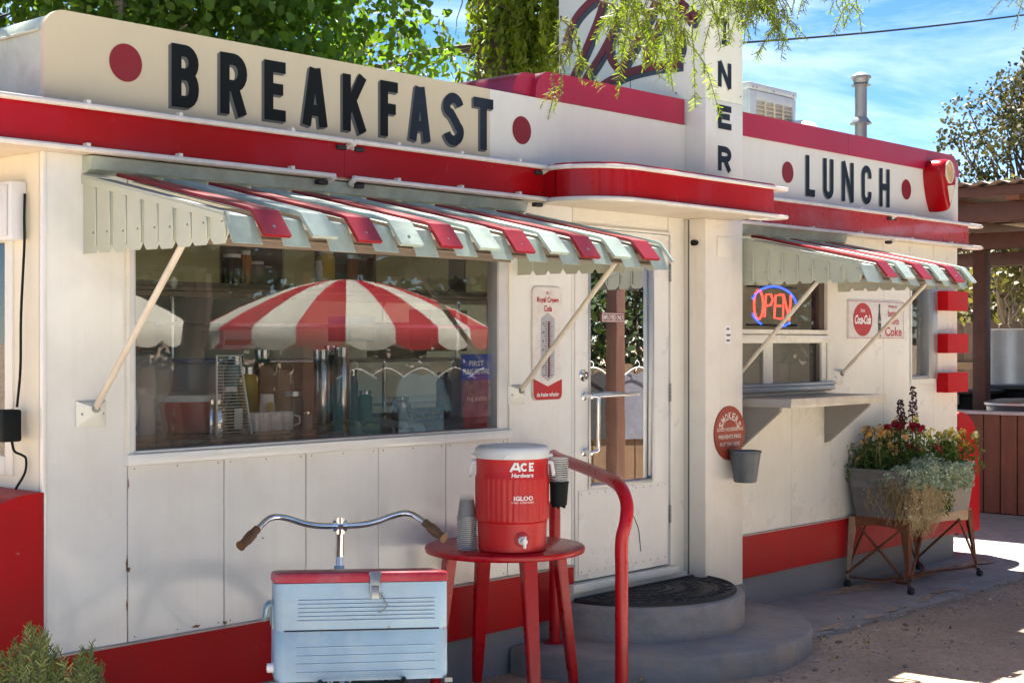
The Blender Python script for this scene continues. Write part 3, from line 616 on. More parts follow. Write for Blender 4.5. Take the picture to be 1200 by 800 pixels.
P('pane', MB().add([(7.20, .035, 1.672), (8.30, .035, 1.672), (8.30, .035, 1.985), (7.20, .035, 1.985)], [(0, 1, 2, 3)]), GLASSD, sv_, smooth=0)
P('pane', MB().add([(7.20, .026, 1.345), (8.30, .026, 1.345), (8.30, .026, 1.59), (7.20, .026, 1.59)], [(0, 1, 2, 3)]), GLASSS, sv_, smooth=0)
nw = P('narrow_window', MB().box(9.50, 9.515, -.010, .06, 1.30, 2.06).box(9.515, 9.864, -.010, .06, 1.30, 1.335).box(9.515, 9.864, -.010, .06, 2.03, 2.06), SIGNW)
P('side_channel', MB().box(9.735, 9.864, -.03, .05, 1.335, 2.03, bev=.003), STEEL, nw)
P('bottom_track', MB().box(9.515, 9.735, -.018, .05, 1.335, 1.36, bev=.003), STEEL, nw)
P('pane', MB().add([(9.515, .02, 1.36), (9.735, .02, 1.36), (9.735, .02, 2.03), (9.515, .02, 2.03)], [(0, 1, 2, 3)]), GLASSD, nw, smooth=0)

# rust spots and fasteners on the lower panels
RS = paint('rust_stain', (.20, .10, .05), .9, .4, 60, dirt=.6, dcol=(.08, .05, .035), ds=90)
rsm = MB()
def stain(x, z, rx_, rz_, seed, y=-.0006):
    n = 26; pts = []
    for k in range(n):
        a = 2*math.pi*k/n; q = 1+.6*mn.noise((math.cos(a)*1.7+seed, math.sin(a)*1.7, seed))+.35*mn.noise((math.cos(a)*5+seed, math.sin(a)*5, 2)); pts.append((x+rx_*q*math.cos(a), y, z+rz_*q*math.sin(a)))
    rsm.add(pts, [tuple(range(n))])
for i, (x, z, a, b) in enumerate([(3.187, .755, .005, .028), (3.194, .735, .008, .008), (3.186, .60, .004, .018), (3.79, .80, .012, .009), (3.835, .79, .004, .004), (3.642, .47, .01, .006), (3.50, .475, .02, .005), (4.066, .48, .006, .012), (3.193, 1.06, .003, .02)]): stain(x, z, a, b, i*3.3)
o = P('rust_stain', rsm, RS, smooth=0, recalc=False); o['kind'] = 'stuff'
fs2 = MB()
for a, b in zip(seams[:-1], seams[1:]):
    for z in (.475, 1.115):
        for k in range(3): fs2.lathe([(.0038, 0), (.003, .0018), (0, .0022)], (a+.03+(b-a-.06)*k/2, -.0001, z), 6, rx)
for x in (8.46, 9.10, 9.14, 9.47, 7.98, 7.25):
    for z in (.48, .8, 1.2): fs2.lathe([(.0038, 0), (.003, .0018), (0, .0022)], (x, -.0001, z), 6, rx)
o = P('fastener', fs2, SCREW); o['kind'] = 'stuff'

# ================================================================== AWNINGS
def awning(X0, X1, red0, label, pitch=.418, cap=.115, struts=()):
    A = thing('metal_awning', label, 'awning', ((X0+X1)/2, 0, 2.25), 'striped metal window awnings')
    def Q(name, mb, m, parent=None, **k): return mb.build(name, m, parent or A, **k)
    prof = [(-.012, 2.205), (-.30, 2.142), (-.60, 2.076), (-.845, 2.022), (-.862, 2.0175), (-.914, 1.925)]
    def prf(dn, lo): return [(y, z+dn) for y, z in prof[:-1]]+[(prof[-1][0]-lo*.3, prof[-1][1]+lo+dn)]
    xs = []; k = -2
    while True:
        x = red0+pitch/2*k
        if x > X1-.01: break
        if x+cap > X0+.01 and x >= X0-.02: xs.append((x, k % 2 == 0))
        k += 1
    Q('back_flashing', MB().prism([(-.0005, 2.286), (-.07, 2.282), (-.055, 2.235), (-.02, 2.222), (-.0005, 2.222)], X0-.005, X1, 'x'), AWNP)
    last = X0
    for x, red in xs+[(X1, False)]:
        if x-last > .02:                                              # low pan between two caps
            dy = random.uniform(-.010, .004)
            Q('pan_slat', MB().strip(prf(0, dy), last-.012, min(x, X1)+.012, .003), AWNP, smooth=14)
        last = min(x+cap, X1)
    for x, red in xs:
        x2 = min(x+cap, X1); mb = MB(); p = prf(.020, random.uniform(-.004, .006)); p[-1] = (p[-1][0]-.018, p[-1][1]+.006)
        p[0] = (-.06, 2.214)
        mb.strip(p, x, x2, .013)
        s = Q('red_slat' if red else 'white_slat', mb, AWNR if red else AWNP, smooth=14)
        if x2-x > .05:
            yb, zb = -.913, 1.985
            Q('bolt', MB().lathe([(.008, 0), (.007, .003), (0, .004)], ((x+x2)/2, yb-.004, zb), 8, Matrix.Rotation(R(62), 3, 'X')), SCREW, s)
    Q('front_beam', MB().box(X0+.03, X1-.02, -.83, -.79, 1.95, 1.99).box(X0+.03, X1-.02, -.84, -.785, 1.944, 1.95), AWNB)
    Q('underside_rib', MB().box(X0+.03, X1-.03, -.47, -.43, 2.055, 2.085), AWNB)
    for X, sg in ((X0, -1), (X1, 1)):
        n = 9; wd = .87/n
        for i in range(n):
            ya, yb = -.002-i*wd, -.002-(i+1)*wd; za, zb = 2.215+ya*.214, 2.215+yb*.214; zl = 1.922+random.uniform(-.003, .003); c = .022
            if i == n-1: poly = [(ya, za), (yb, zb), (yb-.012, zl+.05), (yb+.015, zl), (ya-c, zl), (ya, zl+c)]
            elif i == 0: poly = [(ya, za), (yb, zb), (yb, zl+c), (yb+c*.7, zl), (ya, zl)]
            else: poly = [(ya, za), (yb, zb), (yb, zl+c), (yb+c*.8, zl), (ya-c*.8, zl), (ya, zl+c)]
            o_ = .004 if i % 2 else 0
            x_a = X+sg*(.001+o_); sl = Q('side_slat', MB().prism(poly, x_a, x_a-sg*.0035, 'x'), AWNS)
            rib = MB().box(min(x_a, x_a+sg*.007), max(x_a, x_a+sg*.007), yb+.004, yb+.016, zl+.024, zb-.030, bev=.003, seg=1)
            Q('rib', rib, AWNS, sl)
            sc = MB()
            for z in (zl+.075, zb-.02): sc.lathe([(.004, 0), (.003, .003), (0, .0035)], (x_a, yb+.03, z), 6, Matrix.Rotation(R(90*sg), 3, 'Y'))
            Q('screw', sc, SCREW, sl)
        tp = [(-.002, 2.2165), (-.86, 2.0325), (-.86, 1.999), (-.002, 2.183)]
        Q('side_trim', MB().prism(tp, X+sg*.006, X+sg*.0095, 'x'), AWNS)
        e = [(-.03, 2.21), (-.45, 2.11), (-.82, 2.02)]
        Q('side_rail', MB().tube([(X-sg*.02, y, z-.03) for y, z in e], .012, 6), AWNB)
    for xw, zw, xe, ye, ze in struts:
        s = Q('strut', MB().tube([(xw, -.035, zw), (xe, ye, ze)], .0125, 10), paint('strut_cream', (.60, .55, .45), .45, .08, 8, dirt=.3, dcol=(.35, .3, .22), ds=14) if 'strut_cream' not in MATS else MATS['strut_cream'])
        b = MB(); w2, h2 = .062, .048
        b.add([(xw-w2, -.002, zw-.02-h2), (xw+w2, -.002, zw-.02-h2), (xw+w2, -.002, zw-.02+h2), (xw-w2, -.002, zw-.02+h2),
               (xw-w2, -.008, zw-.02-h2), (xw+w2, -.008, zw-.02-h2), (xw+w2, -.008, zw-.02+h2), (xw-w2, -.008, zw-.02+h2),
               (xw-.02, -.036, zw-.03), (xw+.02, -.036, zw-.03), (xw+.02, -.036, zw+.008), (xw-.02, -.036, zw+.008)],
              [(0, 1, 5, 4), (1, 2, 6, 5), (2, 3, 7, 6), (3, 0, 4, 7), (4, 5, 9, 8), (5, 6, 10, 9), (6, 7, 11, 10), (7, 4, 8, 11), (8, 9, 10, 11)])
        Q('strut_bracket', b, SIGNW, s)
        for q in (-.043, .043): Q('bracket_bolt', MB().lathe([(.006, 0), (.005, .003), (0, .004)], (xw+q, -.018, zw-.02), 8, rx), SCREW, s)
        Q('strut_collar', MB().lathe([(.015, 0), (.015, .02), (0, .021)], (xw, -.028, zw), 10, rx), SCREW, s)
    return A
awning(3.0, 5.41, 3.10, 'long red and pale striped metal awning over the large display window', struts=[(3.028, 1.352, 3.022, -.66, 2.01), (5.392, 1.36, 5.375, -.70, 2.03)])
awning(7.235, 8.515, 7.40, 'short red and pale striped metal awning over the service window', struts=[(7.30, 1.40, 7.262, -.66, 2.01), (8.497, 1.392, 8.49, -.70, 2.03)])

# ================================================================== SIGNS ON THE FRONT
def fonY(X, Y, Z): return lambda u, v, d: (X+u, Y-d, Z+v)
def rounded(x0, x1, z0, z1, r, n=6): return arc(x0+r, z0+r, r, 180, 270, n)+arc(x1-r, z0+r, r, 270, 360, n)+arc(x1-r, z1-r, r, 0, 90, n)+arc(x0+r, z1-r, r, 90, 180, n)
OLDW = paint('enamel_sign_white', (.66, .64, .60), .35, .06, 6, dirt=.45, dcol=(.45, .36, .30), ds=16, chips=.22, ccol=(.22, .12, .08), chs=60)
ROUGE = paint('enamel_sign_red', (.42, .014, .02), .35, .08, 8, dirt=.2, dcol=(.25, .03, .03), ds=18)
T = thing('thermometer_sign', 'tall white and red enamel cola thermometer sign beside the door', 'thermometer', (5.62, -.012, 1.30))
x0, x1, z0, z1 = 5.508, 5.734, 1.305, 1.872
T1 = MB().prism(rounded(x0, x1, z0, z1, .03), -.012, -.001, 'y').build('sign_plate', OLDW, T)
mb = MB(); pts = [(x0+.004, z0+.03)]+arc(x0+.034, z0+.034, .030, 180, 270, 6)+arc(x1-.034, z0+.034, .030, 270, 360, 6)+[(x1-.004, z0+.105), ((x0+x1)/2, z0+.07), (x0+.004, z0+.11)]
mb.add([(p[0], -.0135, p[1]) for p in pts], [tuple(range(len(pts)))]); mb.build('red_foot', ROUGE, T, smooth=0, recalc=False)
GREYP = paint('thermometer_grey', (.36, .37, .40), .4, .08, 8, dirt=.2, dcol=(.5, .5, .5), ds=20)
c = 5.621; mb = MB().add([(p[0], -.0136, p[1]) for p in [(c-.052, 1.43), (c, 1.40), (c+.052, 1.43), (c+.052, 1.715), (c, 1.745), (c-.052, 1.715)]], [tuple(range(6))]); mb.build('scale_panel', GREYP, T, smooth=0, recalc=False)
mb = MB().tube([(c+.004, -.018, 1.42), (c+.004, -.018, 1.70)], .0035, 8); mb.build('mercury_tube', REDD, T)
mb = MB()
for i in range(23): 
    L_ = .012 if i % 4 else .022; z = 1.43+i*.0122; mb.add([(c-.008-L_, -.0142, z), (c-.008, -.0142, z), (c-.008, -.0142, z+.0025), (c-.008-L_, -.0142, z+.0025)], [(0, 1, 2, 3)]); mb.add([(c+.014, -.0142, z), (c+.014+L_, -.0142, z), (c+.014+L_, -.0142, z+.0025), (c+.014, -.0142, z+.0025)], [(0, 1, 2, 3)])
for i, t_ in enumerate(['0', '20', '40', '60', '80', '100', '120']): text(mb, t_, .006*len(t_), .011, fonY(c-.036, -.0142, 1.43+i*.043), .01)
mb.build('scale_marks', BLACK, T, smooth=0, recalc=False)
mb = MB(); f_ = fonY(c, -.0142, 0); text(mb, 'Royal Crown', .165, .036, f_, .02, .1, cz=1.805); text(mb, 'Cola', .062, .032, f_, .02, .1, cz=1.765); text(mb, 'RC', .020, .016, f_, .02, cz=1.842)
mb.build('lettering', ROUGE, T, smooth=0, recalc=False)
mb = MB(); text(mb, 'the fresher refresher', .17, .022, f_, .02, .3, cz=1.335); mb.build('foot_lettering', WHITE, T, smooth=0, recalc=False)
# cola sign right of the service window
T = thing('cola_sign', 'white metal cola sign with red disc and bottle right of the service window', 'sign', (9.01, -.012, 1.62))
x0, x1, z0, z1 = 8.625, 9.395, 1.617, 1.873
MB().prism(rounded(x0, x1, z0, z1, .008), -.010, -.001, 'y').build('sign_plate', OLDW, T)
bd = MB()
for a, b, c2, d in [(x0+.008, x1-.008, z0+.006, z0+.009), (x0+.008, x1-.008, z1-.009, z1-.006), (x0+.008, x0+.011, z0+.006, z1-.006), (x1-.011, x1-.008, z0+.006, z1-.006)]: bd.box(a, b, -.0108, -.0104, c2, d)
bd.build('border', ROUGE, T, smooth=0)
disc(MB(), 8.817, 1.745, .128, -.0115, rz=.110).build('red_disc', ROUGE, T, smooth=0, recalc=False)
mb = MB(); f_ = fonY(8.817, -.0125, 1.745); text(mb, 'Drink', .055, .022, f_, .012, cz=.060)
text(mb, 'Coca-Cola', .215, .062, f_, .035, .38, spacing=.92)
mb.build('disc_lettering', WHITE, T, smooth=0, recalc=False)
bt = [(0, 0), (.024, 0), (.027, .01), (.024, .045), (.021, .06), (.026, .085), (.028, .105), (.020, .135), (.012, .165), (.0095, .20), (.0125, .205), (.0125, .218), (0, .218)]
mb = MB(); L_ = [(9.045+r*.86, 1.633+z) for r, z in bt[1:-1]]+[(9.045-r*.86, 1.633+z) for r, z in bt[1:-1]][::-1]
mb.add([(p[0], -.0113, p[1]) for p in L_], [tuple(range(len(L_)))]); bo = mb.build('bottle_print', paint('bottle_print', (.05, .035, .03), .4, .35, 30), T, smooth=0, recalc=False)
mb = MB(); text(mb, 'Cola', .038, .02, fonY(9.045, -.0122, 1.735), .02, .3); mb.build('bottle_lettering', WHITE, bo, smooth=0, recalc=False)
mb = MB(); f_ = fonY(9.24, -.0115, 1.745); text(mb, 'things go', .13, .026, f_, .012, cz=.092, cx=-.01); text(mb, 'better', .15, .046, f_, .016, cz=.046); text(mb, 'with', .12, .044, f_, .016, cz=-.008, cx=.02); text(mb, 'Coke', .24, .066, f_, .022, cz=-.078)
mb.build('slogan_lettering', ROUGE, T, smooth=0, recalc=False)
# neon OPEN sign behind the glass
T = thing('open_sign', 'lit red and blue neon OPEN sign hanging behind the service window glass', 'neon sign', (7.88, .09, 1.68))
NR = glow('neon_red', (1., .055, .035), 1.0); NB = glow('neon_blue', (.03, .08, 1.), 1.0)
def ntube(name, pts, m): MB().tube([(x, .085, z) for x, z in pts], .0065, 8).build(name, m, T)
W0 = 7.33
def nx_(u): return 7.645+u*.47
def nz_(v): return 1.757+v*.135
ntube('neon_letter', [(nx_(.13+.11*math.cos(a/14*6.28)), nz_(.5+.66*math.sin(a/14*6.28))) for a in range(15)], NR)
ntube('neon_letter', [(nx_(.27), nz_(-.05)), (nx_(.31), nz_(.98)), (nx_(.43), nz_(.98)), (nx_(.47), nz_(.75)), (nx_(.42), nz_(.5)), (nx_(.30), nz_(.45))], NR)
ntube('neon_letter', [(nx_(.70), nz_(1.0)), (nx_(.54), nz_(.95)), (nx_(.51), nz_(-.08)), (nx_(.67), nz_(-.12))], NR)
ntube('neon_letter', [(nx_(.53), nz_(.47)), (nx_(.66), nz_(.48))], NR)
ntube('neon_letter', [(nx_(.72), nz_(-.12)), (nx_(.74), nz_(1.0)), (nx_(.88), nz_(-.16)), (nx_(.92), nz_(.98))], NR)
def narc(a0, a1): ntube('neon_arc', [(7.885+.262*math.cos(R(a)), 1.812+.128*math.sin(R(a))) for a in range(a0, a1, 7)], NB)
narc(12, 160); narc(200, 240); narc(292, 318)
fr_ = MB(); 
for z in (1.695, 1.93): fr_.box(7.60, 8.18, .10, .108, z, z+.012)
fr_.build('mount_rail', BLACK, T)
# smokers sign and bucket on the pier
T = thing('smokers_sign', 'round rust red smokers sign on the cream pier above a bucket', 'sign', (7.045, -.15, .97))
DSK = paint('smokers_red', (.30, .045, .022), .42, .12, 8, dirt=.2, dcol=(.2, .05, .03), ds=14)
disc(MB(), 7.045, 1.082, .152, -.1485, 40).build('sign_face', DSK, T, smooth=0, recalc=False)
MB().lathe([(0, 0), (.153, 0), (.153, .007), (0, .007)], (7.045, -.1408, 1.082), 40, rx).build('sign_plate', DSK, T)
PW = paint('print_white', (.62, .56, .50), .5, .1, 9)
mb = MB(); f_ = fonY(7.045, -.1492, 1.082)
for i, ch in enumerate('SMOKERS'):
    a = R(150-(i*20)); ca = .104; w2, h2 = .030, .044
    arr, fs = text_mesh(ch, .03); mb.add([(7.045+ca*math.cos(a)+(p[0]-.5)*w2*math.sin(a)+(p[1]-.5)*h2*math.cos(a), -.1492, 1.075+ca*math.sin(a)-(p[0]-.5)*w2*math.cos(a)+(p[1]-.5)*h2*math.sin(a)) for p in arr], fs)
text(mb, 'GOOD HOUSEKEEPING', .262, .021, f_, .02, cz=.022); text(mb, 'PREVENTS FIRES', .225, .022, f_, .02, cz=-.020); text(mb, "PUT 'EM HERE", .20, .022, f_, .02, cz=-.062)
mb.build('lettering', PW, T, smooth=0, recalc=False)
b = MB().lathe([(0, 0), (.058, 0), (.064, .004), (.088, .165), (.093, .168), (.093, .178), (.086, .178), (.082, .168), (.056, .012), (0, .010)], (7.065, -.237, .808), 28)
BK = tag(solo(b.build('bucket', paint('dark_grey_bucket', (.075, .09, .10), .45, .15, 10, dirt=.3, dcol=(.15, .15, .15), ds=14))), 'small dark grey metal ash bucket hung on the pier below the smokers sign', 'bucket')
# sticker on the door glass, poster inside the display window
T = thing('door_sticker', 'small dark red EMPLOYEES ONLY sticker on the door glass', 'sticker', (6.17, .008, 1.70))
MB().box(6.075, 6.270, .006, .0105, 1.702, 1.752).build('sticker_face', paint('sticker_maroon', (.16, .02, .022), .4, .05, 9), T)
mb = MB(); text(mb, 'EMPLOYEES ONLY', .175, .026, fonY(6.1725, .0055, 1.727), .015); 
for a, b2, c2, d in [(6.08, 6.265, 1.7055, 1.7085), (6.08, 6.265, 1.7455, 1.7485), (6.08, 6.083, 1.7055, 1.7485), (6.262, 6.265, 1.7055, 1.7485)]: mb.add([(a, .0055, c2), (b2, .0055, c2), (b2, .0055, d), (a, .0055, d)], [(0, 1, 2, 3)])
mb.build('sticker_print', WHITE, T, smooth=0, recalc=False)
T = thing('festival_poster', 'blue and purple festival poster taped inside the display window corner', 'poster', (5.14, .03, 1.24))
MB().box(5.035, 5.243, .0225, .024, 1.24, 1.54).build('paper', paint('poster_collage', (.16, .12, .18), .6, .7, 22, dirt=.6, dcol=(.45, .30, .15), ds=30), T)
MB().box(5.035, 5.243, .0215, .0223, 1.415, 1.54).build('blue_field', paint('poster_blue', (.02, .08, .42), .5, .15, 8), T)
mb = MB(); text(mb, 'FIRST', .10, .026, fonY(5.139, .0212, 1.495), .02); text(mb, 'FLING FESTIVAL', .18, .026, fonY(5.139, .0212, 1.457), .02); text(mb, 'THE RIVERS', .14, .02, fonY(5.139, .0212, 1.325), .01)
mb.build('lettering', WHITE, T, smooth=0, recalc=False)
# serving shelf
SHL = paint('shelf_laminate', (.58, .52, .42), .45, .15, 8, dirt=.5, dcol=(.35, .28, .2), ds=20, grain=(3, 40, 40))
SHT = paint('shelf_top_grey', (.33, .31, .29), .5, .15, 5, dirt=.3, dcol=(.2, .18, .16), ds=10)
BRK = paint('bracket_grey_paint', (.24, .225, .205), .5, .08, 4)
T = thing('serving_shelf', 'plywood serving shelf on two grey triangular brackets below the service window', 'shelf', (7.8, 0, .95))
MB().box(7.255, 8.365, -.415, -.002, 1.2235, 1.272, bev=.003).build('shelf_top', SHT, T)
MB().box(7.252, 8.368, -.422, -.4155, 1.222, 1.275, bev=.002).build('edge_strip', SHL, T)
for x in (7.30, 8.338): MB().prism([(-.002, 1.2225), (-.32, 1.2225), (-.31, 1.195), (-.03, .965), (-.002, .955)], x, x+.028, 'x').build('bracket', BRK, T)
# red lamp-shaped ornament on the right end of the LUNCH panel
T = thing('shield_ornament', 'red shield shaped sculpted ornament with round amber badge at the end of the lunch panel', 'ornament', (9.9, -.1, 2.52))
sh_ = catmull([(a, b, 0) for a, b in [(9.70, 2.70), (9.688, 2.77), (9.695, 2.83), (9.73, 2.870), (9.79, 2.885), (9.85, 2.875), (9.892, 2.84), (9.905, 2.775), (9.895, 2.71), (9.865, 2.64), (9.83, 2.575), (9.80, 2.525), (9.785, 2.522), (9.76, 2.55), (9.725, 2.62), (9.70, 2.70)]], 4)[:-1]
n = len(sh_); cx, cz = 9.795, 2.73; vs = []; rg = [(1., -.002), (1.02, -.06), (1.0, -.115), (.965, -.140), (.90, -.153), (.80, -.158), (.5, -.160)]
for k_, y in rg: vs += [(cx+(p.x-cx)*k_, y, cz+(p.y-cz)*k_) for p in sh_]
fs = [(i*n+k, i*n+(k+1) % n, (i+1)*n+(k+1) % n, (i+1)*n+k) for i in range(len(rg)-1) for k in range(n)]+[tuple(range((len(rg)-1)*n, len(rg)*n))]
MB().add(vs, fs).build('shield_body', RED, T, smooth=70)
bx, bz, by = 9.775, 2.790, -.1605
bs0 = MB().tube([(bx+.058*math.cos(2*math.pi*k/36), by-.003, bz+.074*math.sin(2*math.pi*k/36)) for k in range(37)], .007, 8).build('badge_rim', paint('badge_cream', (.62, .50, .34), .5, .08, 9), T)
MB().add([(bx+.058*math.cos(2*math.pi*k/36), by-.003, bz+.074*math.sin(2*math.pi*k/36)) for k in range(36)], [tuple(range(36))]).build('badge_face', paint('badge_amber', (.60, .42, .19), .45, .35, 26, dirt=.4, dcol=(.45, .15, .06), ds=18), bs0, smooth=0, recalc=False)
MB().add([(x, -.1615, z) for x, z in [(9.745, 2.690), (9.858, 2.705), (9.845, 2.66), (9.82, 2.61), (9.785, 2.565)]], [(0, 1, 2, 3, 4)]).build('cream_panel', paint('ornament_cream', (.66, .58, .46), .45, .1, 9), T, smooth=0, recalc=False)
MB().lathe([(0, 0), (.009, 0), (.008, .006), (0, .008)], (9.715, -.155, 2.76), 10, rx).build('bolt', SCREW, T)

# ================================================================== STEPS, MAT, RAIL
T = thing('door_steps', 'two rounded grey painted concrete steps below the diner door', 'steps', (6.315, -.4, 0))
def halfstep(R_, z0, z1, name, bev=.018):
    n = 40; c = (6.315, 0); prof = [(R_+.004, z0), (R_, z0+.02), (R_, z1-bev), (R_-bev*.3, z1-bev*.3), (R_-bev, z1)]
    vs = []; 
    for r_, z in prof:
        for k in range(n+1): a = math.pi+math.pi*k/n; q = r_+.004*mn.noise((math.cos(a)*4, math.sin(a)*4, z*6)); vs.append((c[0]+q*math.cos(a), c[1]+q*math.sin(a), z))
    m_ = n+1; fs = [(i*m_+k, i*m_+k+1, (i+1)*m_+k+1, (i+1)*m_+k) for i in range(len(prof)-1) for k in range(n)]
    fs.append(tuple(range((len(prof)-1)*m_, len(prof)*m_)))
    MB().add(vs, fs).build(name, STEP, T, smooth=50)
halfstep(.958, -.04, .108, 'lower_step'); halfstep(.607, .10, .278, 'upper_step')
MATM = paint('black_door_mat', (.02, .02, .022), .6, .3, 10)
T = thing('door_mat', 'black rubber half round door mat with scroll relief on the top step', 'door mat', (6.315, -.25, .279))
mR, mz = .545, .2785
base_ = [(6.315+mR*math.cos(a), -.055+mR*.93*math.sin(a)) for a in [math.pi+math.pi*k/40 for k in range(41)]]
MB().prism(base_, mz, mz+.010, 'z').build('mat_base', MATM, T)
rimp = [(p[0], p[1], mz+.012) for p in base_]; rimp = [(6.315+(x-6.315)*.975, -.055+(y+.055)*.975, z) for x, y, z in rimp]
MB().tube(rimp+[rimp[0]], .009, 6).build('mat_rim', MATM, T)
cur = MB()
for rr_ in (.42, .36, .20): cur.tube([(6.315+rr_*math.cos(a), -.06+rr_*.93*math.sin(a), mz+.011) for a in [math.pi*1.02+math.pi*.96*k/24 for k in range(25)]], .006, 5)
for k in range(46):
    ring = k % 3; r0 = (.47, .285, .10)[ring]; a = math.pi*(1.05+.9*((k//3)+.5)/16); cx, cy = 6.315+r0*math.cos(a), -.06+r0*.93*math.sin(a); s = random.choice([-1, 1])
    cur.tube([(cx+.045*(1-t*.75)*math.cos(a+s*t*7), cy+.04*(1-t*.75)*math.sin(a+s*t*7), mz+.011) for t in [i/12 for i in range(13)]], .0055, 5)
o = cur.build('scroll_relief', MATM, T)
T = thing('handrail', 'red painted bent pipe handrail beside the steps', 'handrail', (5.0, -.97, 0))
rail = catmull([(5.60, -.07, 1.035), (5.52, -.17, 1.03), (5.36, -.43, 1.018), (5.20, -.69, 1.002), (5.085, -.865, .985), (5.045, -.935, .955), (5.022, -.975, .90), (5.0, -.985, .83), (4.985, -.975, .75), (4.985, -.975, .60), (4.985, -.975, .3), (4.985, -.975, -.02)], 7)
MB().tube(rail, .0285, 16).build('rail_pipe', REDT, T)
MB().tube([(5.585, -.085, 1.02), (5.59, -.085, .8), (5.59, -.085, .10)], .0285, 16).build('rear_post', REDT, T)
MB().lathe([(0, 0), (.06, 0), (.06, .008), (0, .009)], (5.59, -.085, .106), 20).build('base_flange', REDT, T)

# ================================================================== TABLE WITH WATER COOLER
TC = (4.905, -.375); TZ = .688
T = thing('red_table', 'round red painted wooden side table with four splayed legs', 'table', (TC[0], TC[1], 0))
MB().lathe([(0, TZ-.030), (.345, TZ-.030), (.357, TZ-.026), (.3605, TZ-.014), (.358, TZ-.004), (.350, TZ), (0, TZ)], (TC[0], TC[1], 0), 64).build('tabletop', REDT, T)
e_r = Vector((.6704, -.742)); e_f = Vector((.742, .6704)); th = R(22.7)
for k in range(4):
    a = th+k*math.pi/2; d2 = e_r*math.cos(a)+e_f*math.sin(a); tn = Vector((-d2.y, d2.x)); m = MB()
    top = Vector((TC[0], TC[1]))+d2*.262; bot = Vector((TC[0], TC[1]))+d2*.345; vs = []
    for p, z, wa, wb in ((top, TZ-.0305, .035, .024), (bot*.82+top*.18, .12, .0255, .018), (bot, 0, .020, .015)):
        vs += [(p.x+tn.x*wa*i+d2.x*wb*j, p.y+tn.y*wa*i+d2.y*wb*j, z) for i, j in ((-1, -1), (1, -1), (1, 1), (-1, 1))]
    bm = bmesh.new(); V = [bm.verts.new(v) for v in vs]
    for i in (0, 4):
        for q in range(4): bm.faces.new((V[i+q], V[i+(q+1) % 4], V[i+4+(q+1) % 4], V[i+4+q]))
    bm.faces.new(V[:4]); bm.faces.new(V[8:]); bmesh.ops.recalc_face_normals(bm, faces=bm.faces[:])
    bmesh.ops.bevel(bm, geom=[e for e in bm.edges], offset=.004, segments=2, affect='EDGES'); m.bm(bm); m.build('leg', REDT, T)
IR = paint('cooler_red_plastic', (.52, .012, .014), .38, .05, 4, bump=.06, bs=120, spec=.4)
IWH = paint('cooler_lid_white', (.66, .68, .68), .42, .05, 6, dirt=.15, dcol=(.4, .4, .38), ds=9)
IC = Vector((4.815, -.500, TZ+.0005))
T = thing('water_cooler', 'red drink cooler with white lid and spigot standing on the red table', 'drink cooler', IC)
prof = [(0, 0), (.140, 0), (.147, .006), (.152, .10), (.153, .128), (.1585, .133), (.1600, .138)]
n = 160; vs = []; pz = prof+[(.1605, .145)]+[(.1607+.0000*i, .145+.013*i) for i in range(1, 14)]+[(.1605, .325), (.157, .332), (.1565, .405), (.158, .410), (.158, .418), (.150, .419), (0, .419)]
mb = MB(); vv = []
for i, (r_, z) in enumerate(pz):
    for k in range(n):
        a = 2*math.pi*k/n; rr_ = r_
        if .142 < z < .323 and r_ > .155: rr_ += .0018*(1 if (k % 4) < 2 else -1)*(1 if not (.235 < z < .27 and False) else 0)
        vv.append((IC.x+rr_*math.cos(a), IC.y+rr_*math.sin(a), IC.z+z))
mb.add(vv, [(i*n+k, i*n+(k+1) % n, (i+1)*n+(k+1) % n, (i+1)*n+k) for i in range(len(pz)-1) for k in range(n)]+[tuple(range(n))[::-1]]); body = mb.build('cooler_body', IR, T, smooth=35)
MB().lathe([(0, .405), (.162, .405), (.164, .410), (.164, .436), (.160, .448), (.150, .456), (.120, .460), (.118, .456), (.02, .458), (0, .458)], IC, 64).build('lid', IWH, T)
VA = math.atan2(-.742*0-.6704*1, -.742)                              # direction from the cooler to the camera
def cyl(ang0, r_, z0): return lambda u, v, d: (IC.x+(r_+d)*math.cos(ang0+u/r_), IC.y+(r_+d)*math.sin(ang0+u/r_), IC.z+z0+v)
VA = math.atan2(-4.85-IC.y, 0-IC.x)
lat = MB()
for sgn in (VA+.12, ):
    f_ = cyl(sgn, .1645, .408)
    pts = [(-.055, .0), (.055, .0), (.045, .016), (-.045, .016)]; lat.add([f_(u, v, .004) for u, v in pts]+[f_(u, v, -.002) for u, v in pts], [(0, 1, 2, 3), (0, 1, 5, 4), (1, 2, 6, 5), (2, 3, 7, 6), (3, 0, 4, 7)])
lat.build('lid_latch', IWH, T)
for sgn in (-1, 1):                                                  # lid lugs and side handles
    a = VA+sgn*math.pi/2; cd2, sd2 = math.cos(a), math.sin(a)
    lug = MB().box(-.012, .012, -.02, .02, 0, .012, bev=.003); lug.xf(Matrix.Translation((IC.x+.166*cd2, IC.y+.166*sd2, IC.z+.408)) @ Matrix.Rotation(a, 4, 'Z')); lug.build('lid_lug', IWH, T)
    h = MB(); pts = [(.158, -.028, .385), (.172, -.030, .383), (.176, -.030, .36), (.180, -.028, .335), (.182, 0, .325), (.180, .028, .335), (.176, .030, .36), (.172, .030, .383), (.158, .028, .385)]
    pts = catmull(pts, 4); rr_ = Matrix.Rotation(a, 4, 'Z'); h.tube([Vector(IC)+(rr_ @ Vector(p)) for p in pts], .0085, 8)
    h.build('handle', WHITE, T)
f_ = cyl(VA, .158, 0); mb = MB()
fA = lambda u, v, d: f_(u+.045, v+.372, .0012)
strokes(mb, [[(-.052, -.018), (-.030, .020)], [(-.012, -.018), (-.024, .020)], [(-.040, -.006), (-.016, -.006)]], .010, fA)
